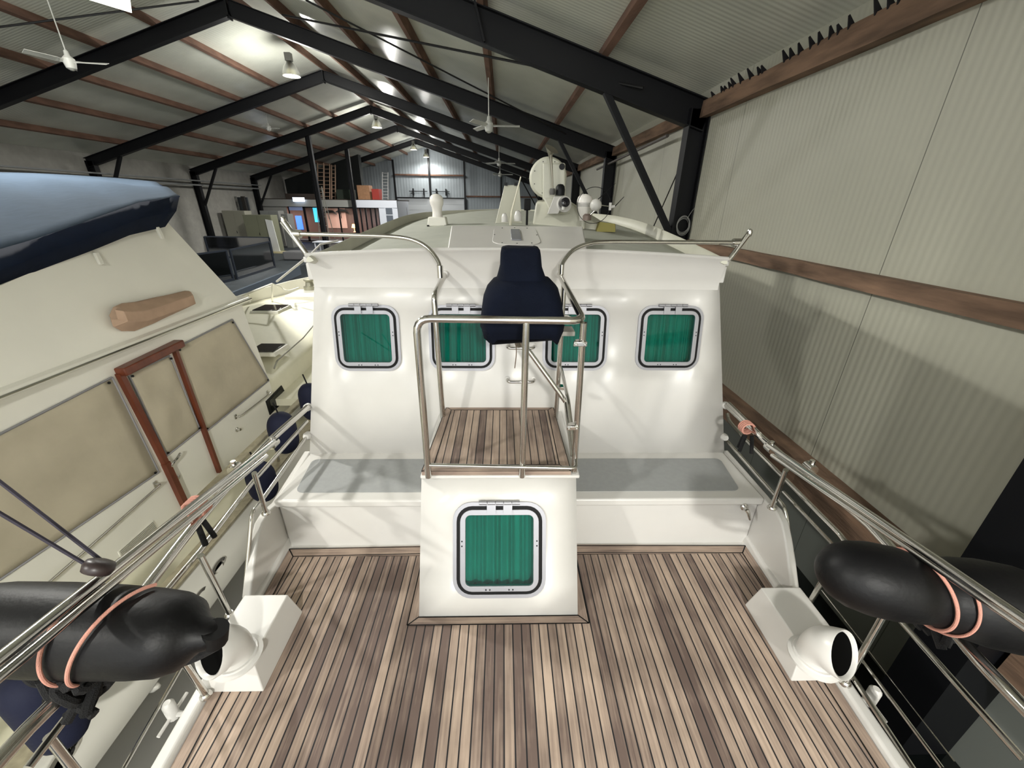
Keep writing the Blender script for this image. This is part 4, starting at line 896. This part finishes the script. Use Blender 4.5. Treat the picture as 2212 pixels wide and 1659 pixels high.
# hull and bulwark
def nout(y):
    if y<5.5: return -2.58
    t=(y-5.5)/8; return -5.2+(2.62)*math.sqrt(max(0,1-t*t))
bm=B(); rings=[]
for y in [-2.5,0,2,4,5.5,7,8.5,10,11.5,12.5,13.2,13.45]:
    o=nout(y); i=-10.4-o; 
    zt=1.2+ (0 if y<5 else .08*(y-5)); zg=.86+(0 if y<5 else .05*(y-5))
    rings.append([(o-.02,y,zt),(o+.0,y,zg+.1),(o+.07,y,zg+.03),(o+.07,y,zg-.06),(o-.02,y,zg-.12),(o-.15 if o-.15>-5.2 else -5.2,y,-.3),(i+.15 if i+.15<-5.2 else -5.2,y,-.3),(i,y,zt),(min(i+.06,-5.2),y,zt),(min(i+.06,-5.2),y,.9),(max(o-.08,-5.2),y,.9),(max(o-.08,-5.2),y,zt)])
loft(bm,rings); finish(bm,'hull',crm,N_,angle=50)
def zcap(y): return 1.2+(0 if y<5 else .08*(y-5))
bm=B(); rings=[]
for y in [-2.5,0,2,4,5.5,7,8.5,10,11.5,12.5,13.3]:
    o=nout(y); zt=zcap(y)
    rings.append([(o-.10,y,zt),(o+.02,y,zt),(o+.025,y,zt+.03),(o-.11,y,zt+.03)])
loft(bm,rings); finish(bm,'cap_rail',greyteak,N_,smooth=False)
bm=B(); rings=[]
for y in [-2.5,0,2,4,5.5,7,8.0]:
    o=nout(y)-.02; zt=1.655
    rings.append([(o-.045,y,zt-.02),(o+.03,y,zt-.02),(o+.03,y,zt+.02),(o-.045,y,zt+.02)])
loft(bm,rings); finish(bm,'hand_rail',greyteak,N_,bevel=.008)
bm=B()
# side deck
bm=B(); box(bm,(-7.8,-2.5,.8),(-2.66,5.5,.92)); finish(bm,'side_deck',crm2,N_)
# superstructure side with real thickness, built as one block
y0,y1=-2.5,nx(519,648).y
P=[(y0,.9),(y0,ZR-.06),(y1,ZR-.02),(nx(582,822).y,1.56),(nx(582,822).y,.9)]
finish(hull(B(),[(NX,a,b) for a,b in P],[(-7.0,a,b) for a,b in P]),'deckhouse',crm,N_,smooth=False)
# roof edge moulding
finish(hull(B(),[(NX+.10,y0,2.74),(NX+.13,y0,2.765),(NX+.10,y0,2.80),(NX-.3,y0,2.83),(NX-.3,y0,2.74)],[(NX+.10,y1+.04,2.80),(NX+.13,y1+.04,2.825),(NX+.10,y1+.04,2.86),(NX-.3,y1+.04,2.89),(NX-.3,y1+.04,2.80)]),'roof_moulding',crm,N_,bevel=.01)
finish(tube(B(),[(NX+.125,y0,2.775),(NX+.125,y1+.04,2.835)],.009,6),'trim_strip',chrome,N_)
# flybridge side, sloping inwards
LN=.32
g=lambda px,py:onp(px,py,(NX+.06,0,2.80),(1,0,LN))
top=[g(0,617),g(202,532),g(362,480)]
top=[Vector((top[0].x,y0,top[0].z-.02))]+top
bot=[Vector((NX+.06,v.y,2.80)) for v in top[:3]]+[g(517,648)]
bm=B(); r=[]
for a,b in zip(bot,top): r.append([a,b,b-Vector((3.3,0,0)),a-Vector((3.6,0,0))])
loft(bm,r); finish(bm,'flybridge',crm,N_,smooth=False)
# windows covered in tan canvas
def cover(name,label,px,depth=.012,mat_=tan,par=N_,x=NX+.012,seed=0):
    P=[nx(*p,x) for p in px]; n=14; b=B(); rows=[]
    for i in range(n+1):
        row=[]
        for j in range(n+1):
            u,v=i/n,j/n; p=P[0].lerp(P[1],u).lerp(P[3].lerp(P[2],u),v)
            e=min(u,1-u,v,1-v); p=p+Vector((.012*min(1,e*8)+.012*math.sin(u*7+seed+v*3)*math.sin(v*6+seed)*min(1,e*6),0,0)); row.append(p)
        rows.append(row)
    loft(b,rows,False,False); o=finish(b,name,mat_,par,keep=True); sm=o.modifiers.new('s','SOLIDIFY'); sm.thickness=.01
    f=B(); c=[P[0],P[1],P[2],P[3],P[0]]
    for a_,b__ in zip(c,c[1:]): tube(f,[a_,b__],.009,6)
    finish(f,'frame_strip',alu,o)
    s=B()
    for k in range(4):
        for f_ in (0,1): lathe(s,[(.012,0),(.012,.008)],P[k].lerp(P[(k+2)%4],.03)+Vector((.012,0,0)),(1,0,0),8)
    finish(s,'snap_studs',steel,o)
    if label: o['label']=label
    return o
cover('window_cover','large tan canvas cover, aft window',[(-330,1105),(242,815),(343,1020),(-330,1475)],seed=1)
cover('window_cover','tan canvas cover, forward window',[(377,753),(502,690),(581,822),(443,934)],seed=2.3)
# door
D=[nx(250,806),nx(372,747),nx(500,1075),nx(395,1120)]
tl_,tr_=nx(258,808),nx(372,750)
zd=.92; yl=tl_.y+.03; yr=nx(381,752).y
def fbar(a,b,w_=.05,t_=.07): return beam(B(),a,b,t_,w_,(0,1,0))
dz0,dz1=2.60,2.66
finish(beam(B(),(NX+.03,yl-.06,dz0+.01),(NX+.03,yr+.02,dz1-.02),.12,.075,(0,0,1)),'door_frame',mahog,N_,bevel=.012)
ydl=nx(252,806).y; ydr=nx(372,755).y
bl=nx(352,1000); 
finish(beam(B(),(NX+.02,ydl,dz0),(NX+.02,nx(352,1000).y,nx(352,1000).z),.05,.05,(0,1,0)),'door_frame',mahog,N_)
finish(beam(B(),(NX+.02,nx(352,1000).y,nx(352,1000).z),(NX+.02,nx(408,1120).y,nx(408,1120).z),.06,.06,(0,1,0)),'door_frame',mahog,N_)
finish(beam(B(),(NX+.02,ydr,dz1-.03),(NX+.02,nx(470,1020).y,nx(470,1020).z),.05,.035,(0,1,0)),'door_frame',mahog,N_)
d_=cover('door_blind','tan canvas cover on the door',[(277,808),(367,768),(432,928),(360,985)],seed=4)
hd=nx(368,1000,NX+.03); finish(tube(B(),spline([hd+Vector((0,-.02,-.05)),hd+Vector((.03,0,0)),hd+Vector((.04,.07,.03)),hd+Vector((.03,.11,.04))],4),[.012]*13,8),'door_handle',chrome,N_)
p=nx(382,1031,NX); finish(lathe(B(),[(.022,0),(.022,.02),(.01,.026)],p,(1,0,0),14),'door_lock',chrome,N_)
# grab handles
def grab(a,b,off=.06,r=.011,nm='grab_rail'):
    A_,B_=nx(*a),nx(*b); o=Vector((off,0,0)); finish(tube(B(),fillet([A_,A_+o,B_+o,B_],.05),r,10),nm,chrome,N_)
    for q in (A_,B_): finish(box(B(),(q.x,q.y-.02,q.z-.03),(q.x+.012,q.y+.02,q.z+.03)),'rail_foot',chrome,N_,bevel=.004)
grab((60,1282),(334,1046)); grab((508,900),(577,848)); 
p=nx(511,928); finish(lathe(B(),[(.03,0),(.03,.01),(.02,.02),(.018,.05),(.001,.05)],p,(1,0,0),12),'water_inlet',chrome,N_)
q=[nx(573,867),nx(607,832),nx(621,858),nx(582,897)]
pw=finish(hull(B(),[v for v in q],[v+Vector((.012,0,0)) for v in q]),'porthole_frame',steel,N_,bevel=.008)
qc=sum(q,Vector())/4; finish(hull(B(),[qc+(v-qc)*.72+Vector((.012,0,0)) for v in q],[qc+(v-qc)*.72+Vector((.016,0,0)) for v in q]),'pane',mat('black_glass',(10,14,14),.05),pw)
# louvres
q=[nx(254,1192),nx(330,1125),nx(343,1146),nx(266,1216)]
lv=finish(hull(B(),q,[v+Vector((.006,0,0)) for v in q]),'louvre_panel',crm,N_)
for k in range(8):
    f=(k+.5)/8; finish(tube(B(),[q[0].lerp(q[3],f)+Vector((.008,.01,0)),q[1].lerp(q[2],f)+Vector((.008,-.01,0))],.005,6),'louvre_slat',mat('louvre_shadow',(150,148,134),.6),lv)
# fairleads and oval port on the bulwark
ox=lambda px,py:at(px,py,x=-2.58)
for p in ((470,1224),(430,1290),(132,1640)):
    c=ox(*p); b=B(); r=[]
    for rad,h in ((.075,0),(.078,.012),(.05,.02),(.045,-.0)): r.append([c+Vector((h,math.cos(a)*rad*1.25,math.sin(a)*rad*.75)) for a in (2*math.pi*j/24 for j in range(24))])
    loft(b,r,False); f=finish(b,'fairlead',chrome,N_); loftb=B(); lathe(loftb,[(.05,0.001),(.05,.004)],c,(1,0,0),18); finish(loftb,'dark_opening',dark,f)
for p in ((330,1483),): 
    c=ox(*p); finish(lathe(B(),[(.04,0),(.035,.02),(.012,.05),(.001,.052)],c,(1,0,0),14),'vent_shell',crm,N_)
# stanchions under the cap rail / hand rail
for p,z in (((590,950),2.0),((500,1040),0)): pass
for y in (1.4,2.7,3.95,5.2,6.5,7.8): finish(tube(B(),[(nout(y)-.03,y,zcap(y)),(nout(y)-.03,y,1.64)],.016,8),'stanchion',chrome,N_)
# fore deck trunk with hatches
zf=1.63
yf=nx(582,822).y
bm=B(); rings=[]
for y,xo,zz in ((yf-.4,NX+.0,1.55),(yf+.5,NX+.02,1.60),(yf+1.8,NX-.02,1.66),(yf+3.4,NX-.25,1.68),(yf+4.6,NX-.8,1.64)):
    w2=-5.2-xo; rings.append([(xo,y,.9),(xo-.02,y,zz-.05),(xo-.08,y,zz)]+[(xo-.08+(2*(w2)+.16)*k/8,y,zz+.14*math.sin(math.pi*k/8)) for k in range(1,8)]+[(-10.4-xo+.08,y,zz),(-10.4-xo,y,.9)])
loft(bm,rings); finish(bm,'coach_roof',crm2,N_,angle=50)
bm=B(); rings=[]
for y in (yf,7,8.5,10,11.5,12.8):
    o=nout(y)-.08; rings.append([(o,y,1.30+.02*(y-5)),(-10.4-o,y,1.30+.02*(y-5)),(-10.4-o,y,1.2),(o,y,1.2)])
loft(bm,rings); finish(bm,'fore_deck',crm2,N_,smooth=False)
def hatch(px,py,z,w_,l,lab):
    c=at(px,py,z=z); f=finish(hull(B(),[(c.x-w_/2,c.y-l/2,z-.06),(c.x+w_/2,c.y-l/2,z-.06),(c.x+w_/2,c.y+l/2,z-.06),(c.x-w_/2,c.y+l/2,z-.06)],[(c.x-w_/2+.02,c.y-l/2+.02,z),(c.x+w_/2-.02,c.y-l/2+.02,z),(c.x+w_/2-.02,c.y+l/2-.02,z),(c.x-w_/2+.02,c.y+l/2-.02,z)]),'deck_hatch',crm,N_,bevel=.01)
    finish(box(B(),(c.x-w_/2+.05,c.y-l/2+.05,z),(c.x+w_/2-.05,c.y+l/2-.05,z+.015)),'smoked_lens',mat('smoked_acrylic',(44,38,36),.15),f,bevel=.01)
    f['label']=lab
hatch(585,665,1.86,.62,.62,'deck hatch with smoked lens, the farther one'); hatch(577,752,1.80,.50,.50,'deck hatch with smoked lens, the nearer one')
finish(tube(B(),fillet([at(592,797,z=1.70),at(598,780,z=1.78),at(655,730,z=1.80),at(680,700,z=1.80)],.05),.012,8),'coach_roof_rail',chrome,N_)
# windlass plinth and bow rail
p=at(668,635,z=1.75); finish(box(B(),(p.x-.5,p.y-.35,1.45),(p.x+.35,p.y+.5,1.78)),'windlass_plinth',crm,N_,bevel=.04)
p2=at(668,612,z=1.95); finish(lathe(B(),[(.16,-.17),(.16,-.06),(.11,-.04),(.09,.06),(.13,.10),(.13,.13),(.001,.14)],(p2.x,p2.y,1.93),n=24),'windlass',mat('windlass_metal',(170,168,150),.35,.6),N_)
br=[at(486,655,z=2.1),at(540,632,z=2.25),at(588,613,z=2.4)]
finish(tube(B(),br,.02,8),'bow_rail',crm,N_)
finish(tube(B(),spline([at(588,613,z=2.4),at(605,620,z=2.2),at(622,628,z=2.1),at(645,622,z=2.1)],4),.018,8),'bow_rail',crm,N_)
finish(tube(B(),[at(588,613,z=2.4),at(588,652,z=1.75)],.018,8),'bow_rail',crm,N_)
finish(tube(B(),[at(536,634,z=2.2),at(540,652,z=1.8)],.018,8),'bow_rail',crm,N_)
# angled white boat hook pole by the bow
tag(finish(tube(B(),[at(598,608,z=2.4),at(658,560,z=3.0)],.022,8),'white_pole',gel),'white pole leaning from the neighbouring bow rail towards the cabin roof corner','pole')
tag(finish(tube(B(),[at(660,560,y=8.0),at(692,528,y=8.6),at(730,520,y=9)],.018,8),'white_rail',gel),'white tubular rail end beyond the left roof corner','rail')
# small clips under the cover on the flybridge side
for px,py in ((336,490),(203,545)):
    p=at(px,py,x=NX-.18); q=at(px+13,py+26,x=NX-.12); finish(hull(B(),[p+Vector((0,-.02,0)),p+Vector((0,.02,0)),q+Vector((0,.02,0)),q+Vector((0,-.02,0))],[v+Vector((.025,0,0)) for v in (p+Vector((0,-.02,0)),p+Vector((0,.02,0)),q+Vector((0,.02,0)),q+Vector((0,-.02,0)))]),'cover_clip',crm,N_,bevel=.005)
# navy cockpit cover over the flybridge
cv=mat('navy_boat_cover',(12,23,42),.85,spec=.2,bump=.25,bscale=15,var=.1); ctop=mat('faded_blue_cover',(60,71,84),.95,spec=.08,bump=.3,bscale=5,var=.06)
t=thing('boat_cover','navy and faded blue canvas cover over the neighbouring flybridge','boat cover',(-5.2,3,3.4))
XS=NX-.2
def cx(px,py,x=XS): return at(px,py,x=x)
lower=[cx(-260,715,XS+.04),cx(0,617,XS+.04),cx(100,578,XS+.04),cx(202,540,XS+.04),cx(280,508,XS+.04),cx(357,490,XS+.04)]
upper=[cx(-260,612,XS),cx(0,538,XS),cx(100,508,XS),cx(230,462,XS),cx(300,437,XS),cx(388,423,XS)]
mid=[(a.lerp(b,.5)+Vector((.05+.012*math.sin(i*2.1),0,0))) for i,(a,b) in enumerate(zip(lower,upper))]
lower,mid,upper=[spline(v[:-1],5)+[v[-2].lerp(v[-1],k/4) for k in range(1,5)] for v in (lower,mid,upper)]
b=B(); loft(b,[lower,mid,upper],False,False); o=finish(b,'side_skirt',cv,t,keep=True); sm=o.modifiers.new('s','SOLIDIFY'); sm.thickness=.012
farx=-7.9
far=[at(px,py,x=farx) for px,py in ((-420,380),(-150,374),(0,372),(120,376),(250,384),(335,392))]
far=spline(far[:-1],5)+[far[-2].lerp(far[-1],k/4) for k in range(1,5)]
b=B(); rows=[]
n=14
for k in range(n+1):
    f=k/n; row=[]
    for i,(a,c) in enumerate(zip(upper,far)):
        p=a.lerp(c,f); g_=i/len(upper); p.z+=.02*math.sin(f*9+i*.5)*math.sin(math.pi*f)*(.4+g_)+.015*math.sin(i*1.3+f*4)*math.sin(math.pi*f); row.append(p)
    rows.append(row)
loft(b,rows,False,False); o=finish(b,'top_panel',ctop,t,keep=True); sm=o.modifiers.new('s','SOLIDIFY'); sm.thickness=.012
b=B(); tipn=upper[-1]; loft(b,[[upper[-1],far[-1]],[lower[-1],Vector((far[-1].x,far[-1].y-.25,far[-1].z-.5))]],False,False); finish(b,'front_flap',cv,t,keep=True)
# tan bag on the flybridge side
bx=NX+.02
b=B(); r=[]
for px,pt,pb in ((240,672,690),(244,663,706),(262,655,716),(290,652,716),(330,643,700),(365,636,683),(398,628,668),(408,630,662)):
    a=at(px,pt,x=bx-.03); c=at(px,pb,x=bx+.02); m_2=(a+c)/2; w2=.11 if px not in (240,408) else .05
    r.append([c,m_2+Vector((w2,0,-.04)),m_2+Vector((w2,0,.05)),a+Vector((w2*.45,0,.0)),a,m_2+Vector((-.02,0,0))])
loft(b,r); tag(finish(b,'canvas_bag',mat('pinkish_tan_canvas',(176,148,126),.85,var=.06,bump=.5,bscale=14),angle=30,bevel=.012),'brown canvas sleeve fixed to the neighbouring flybridge side','bag')
# blue fenders between the boats
def fender(pts,r,name,lab,ma,cat='fender'):
    n=len(pts); return tag(finish(tube(B(),pts,r,20),name,ma),lab,cat)
def capsule(a,b,R,k=8,neck=True):
    a,b=Vector(a),Vector(b); pts=[];rs=[]
    L=(b-a).length
    for i in range(25):
        f=i/24; s=f*L; e=min(s,L-s); rr=R*math.sqrt(max(.0004,1-max(0,1-e/(R*1.25))**2)) ; pts.append(a.lerp(b,f)); rs.append(rr)
    return pts,rs
for a,b,R,lab in ((at(588,975,x=-2.2),at(618,905,x=-2.2)+Vector((0,.25,.12)),.17,'navy blue fender hanging between the boats, by the cap rail post'),(at(560,1045,x=-2.25),at(590,1010,x=-2.25),.12,'navy blue fender lower between the boats, behind the left rail'),(at(676,850,x=-2.15),at(690,870,x=-2.15),.15,'navy blue fender just showing past the left cabin edge')):
    pass
def vf(px,py,x,R,H,lab):
    c=at(px,py,x=x); pts,rs=capsule(c-Vector((0,0,H/2)),c+Vector((0,0,H/2)),R); t=thing('blue_fender',lab,'fender',c-Vector((0,0,H/2)),'blue fenders between the boats')
    finish(tube(B(),pts,rs,20),'fender_body',blueg,t); finish(tube(B(),[c+Vector((0,0,H/2-.02)),Vector((c.x-.03,c.y,c.z+H/2+.12))],.008,6),'fender_line',blkrope,t)
vf(612,935,-2.38,.14,.5,'navy blue fender between the boats, upper one beside the neighbouring cap rail')
vf(566,1040,-2.38,.13,.45,'navy blue fender between the boats, seen through the left rail above the bench')
vf(672,868,-2.38,.13,.5,'navy blue fender just visible at the left edge of the cabin wall')
vf(100,1530,-2.36,.115,.6,'large blue fender under the black one at the bottom left')
# ---------------------------------------------------------------- big black fenders across the rails
def bigf(name,lab,pts,rs):
    t=thing(name,lab,'fender',pts[len(pts)//2]-Vector((0,0,rs[len(rs)//2])),'black covered fenders on the rails')
    return t
zl=2.70
t=bigf('black_fender','black ribbed fender tied across the left rail with pink bungee cord',[at(220,1352,z=zl)],[.17])
a,b=at(-190,1345,z=zl-.02),at(478,1372,z=zl-.05)
F=[0,.03,.08,.16,.28,.45,.62,.76,.84,.885,.91,.94,.97,1.0]
Rf=[.82*v for v in [.02,.07,.115,.15,.168,.174,.172,.165,.155,.135,.10,.066,.055,.03]]
finish(tube(B(),[a.lerp(b,f) for f in F],Rf,32),'fender_body',blkfend,t,angle=60)
c=a.lerp(b,.97); finish(tube(B(),[c-Vector((.0,0,.03)),c+Vector((.02,0,.03))],.04,14),'fender_eye',blackr,t)
a2,b2=at(1782,1238,z=2.7),at(2000,1245,z=2.43)
t2=bigf('black_fender','smooth black fender lobe tied to the right rail with pink bungee cord',[a2],[.17])
a,b=at(1768,1225,z=zl),at(2330,1345,z=zl-.05)
F=[0,.02,.06,.12,.2,.3,.38,.43,.47,.54,.64,.76,.88,.96,1]
Rf=[.82*v for v in [.03,.075,.12,.15,.165,.165,.155,.145,.15,.17,.185,.185,.16,.11,.03]]
finish(tube(B(),[a.lerp(b,f) for f in F],Rf,32),'fender_body',blkfend,t2,angle=60)
# black ropes under the fenders
def rope(lab,pts,r,ma,cat='rope',name='mooring_rope',grp=None): return tag(finish(tube(B(),spline(pts,6),r,8),name,ma),lab,cat,grp)
rope('thick black rope looping under the left black fender',[at(45,1440,z=2.50),at(75,1472,z=2.45),at(120,1470,z=2.40),at(190,1445,z=2.40),at(260,1452,z=2.40),at(340,1445,z=2.42),at(410,1425,z=2.46),at(470,1395,z=2.53)],.016,blkrope)
rope('thick black rope sagging under the right black fender',[at(1783,1260,z=2.50),at(1810,1290,z=2.45),at(1880,1312,z=2.42),at(1960,1326,z=2.42),at(2000,1328,z=2.44)],.014,blkrope)
for lab,c in (('tangled black lashing and shackle below the left black fender',at(172,1490,z=2.50)),('tangled black lashing below the right black fender',at(2045,1345,z=2.50))):
    bm=B()
    for k in range(7):
        pts=[c+Vector((random.uniform(-.05,.05),random.uniform(-.05,.05),.10-.045*q+random.uniform(-.02,.02))) for q in range(5)]; tube(bm,spline(pts,4),.016,7)
    tag(finish(bm,'rope_lashing',blkrope),lab,'rope')
# pink bungees
def bung(lab,a,b,R,f0,f1,a0,a1,pre=(),post=(),r=.006):
    pts=list(pre); n=16
    for i in range(n+1):
        u=i/n; an=math.radians(a0+(a1-a0)*u); c=a.lerp(b,f0+(f1-f0)*u); pts.append(c+Vector((0,-math.cos(an)*(R+r),math.sin(an)*(R+r))))
    pts+=list(post)
    return tag(finish(tube(B(),spline(pts,4),r,8),'bungee_cord',pink),lab,'bungee cord','pink bungee cords')
La,Lb=at(-190,1345,z=zl-.02),at(478,1372,z=zl-.05)
Ra,Rb_=at(1768,1225,z=zl),at(2330,1345,z=zl-.05)
bung('pink bungee over the left black fender, left strand by the pole',La,Lb,.146,.60,.555,120,-70)
bung('pink bungee over the left black fender, right strand from the rail',La,Lb,.145,.765,.575,125,-70)
bung('pink bungee over the right black fender, from the pole to the lashing',Ra,Rb_,.128,.36,.445,130,-75)
bung('short pink bungee on the right fender, the fainter strand right of the other',Ra,Rb_,.137,.475,.475,60,-75,r=.005)
# tied bundles
def bundle(lab,c,R,ax,k=4):
    t=thing('bungee_bundle',lab,'bungee cord',c,'wound bungee bundles'); bm=B(); ax=Vector(ax).normalized(); s=ax.cross(Vector((0,0,1))).normalized(); u=s.cross(ax)
    pts=[c+ax*(.016*i/12)+(s*math.cos(i*math.pi/6)+u*math.sin(i*math.pi/6))*R for i in range(12*k+1)]; tube(bm,pts,.007,6); finish(bm,'cord_turns',pink,t)
    bm=B()
    for q in range(3):
        d=Vector((random.uniform(-.03,.03),random.uniform(-.03,.03),0)); tube(bm,spline([c+d-Vector((0,0,R)),c+d*1.5-Vector((0,0,R+.06)),c+d*2-Vector((0,0,R+.13))],4),.013,7)
    finish(bm,'black_hooks',blkrope,t)
bundle('pink bungee wound round the left rail and poles near the neighbouring door',at(415,1105,z=2.6),.05,(0,1,0))
bundle('pink bungee wound round the right rail near the cabin corner',at(1618,928,z=2.57),.042,(0,1,0))
# spare poles lashed along the rails
def ext(a,b,f): return b+(b-a)*f
def pole(lab,a,b,r,e=.3): 
    t=tag(finish(tube(B(),[a,ext(a,b,e)],r,12),'lashed_pole',chrome),lab,'pole','stainless poles lashed to the rails'); return t
pole('long polished pole lashed above the left rail, the upper of the pair',at(592,955,z=2.64),at(0,1422,z=2.92),.018)
pole('long polished pole lashed above the left rail, the lower of the pair',at(575,985,z=2.58),at(0,1462,z=2.88),.014)
pole('long polished pole on the right rail, running over the black fender',at(1660,962,z=2.62),at(2212,1338,z=2.93),.0155)
pole('long polished pole on the right rail, merging under the other one',at(1668,984,z=2.58),at(2212,1354,z=2.90),.013)
pole('short polished pole lashed beside the right rail next to the cabin',at(1574,872,z=2.58),at(1640,938,z=2.58),.017,0)
for px,py,z in ((590,958,2.62),(508,1012,2.62),(1664,968,2.6),(1750,1010,2.64)):
    p=at(px,py,z=z); b=B(); tube(b,[p-Vector((0,.03,0)),p+Vector((0,.03,0))],.028,12); tube(b,[p+Vector((0,0,.02)),p+Vector((0,0,.05))],.014,8); tag(finish(b,'pole_clamp',chrome),{590:'polished clamp on the left poles, nearer the cabin',508:'polished clamp on the left poles, above the bench end',1664:'polished clamp where the right poles meet the rail',1750:'small clamp midway along the right pole'}[px],'clamp')
# black lines coming down from the upper left and their block
p=at(213,1225,z=2.93); t=thing('rope_block','black pulley block on the left poles with two dark lines','pulley',p-Vector((0,0,.05)))
finish(lathe(B(),[(.02,-.022),(.038,-.016),(.042,0),(.038,.016),(.02,.022)],p,(.3,.6,.7),20),'block',mat('dark_brown_plastic',(46,36,36),.4),t,angle=60)
for a,b,n_ in (((195,1225),(-40,1085),'l'),((218,1210),(-40,1010),'l')): finish(tube(B(),[at(*a,z=2.93),at(*b,z=3.2)],.006,6),'line',mat('dark_purple_line',(44,40,52),.8),t)
# cable coil on the right column
c=at(1476,487,y=8.13); bm=B()
for k in range(6): 
    r0=.14+.03*random.random(); o2=Vector((0,random.uniform(-.03,.03),random.uniform(-.03,.03))); tube(bm,[c+o2+Vector((math.cos(i*math.pi/12)*r0*.8,0,math.sin(i*math.pi/12)*r0)) for i in range(25)],.004,5,False)
tube(bm,spline([c+Vector((.05,0,.12)),c+Vector((.15,0,.3)),c+Vector((.3,0,.42))],5),.004,5)
tag(finish(bm,'cable_coil',mat('grey_cable',(150,150,146),.6)),'coil of thin grey cable hanging on the second right column','cable')
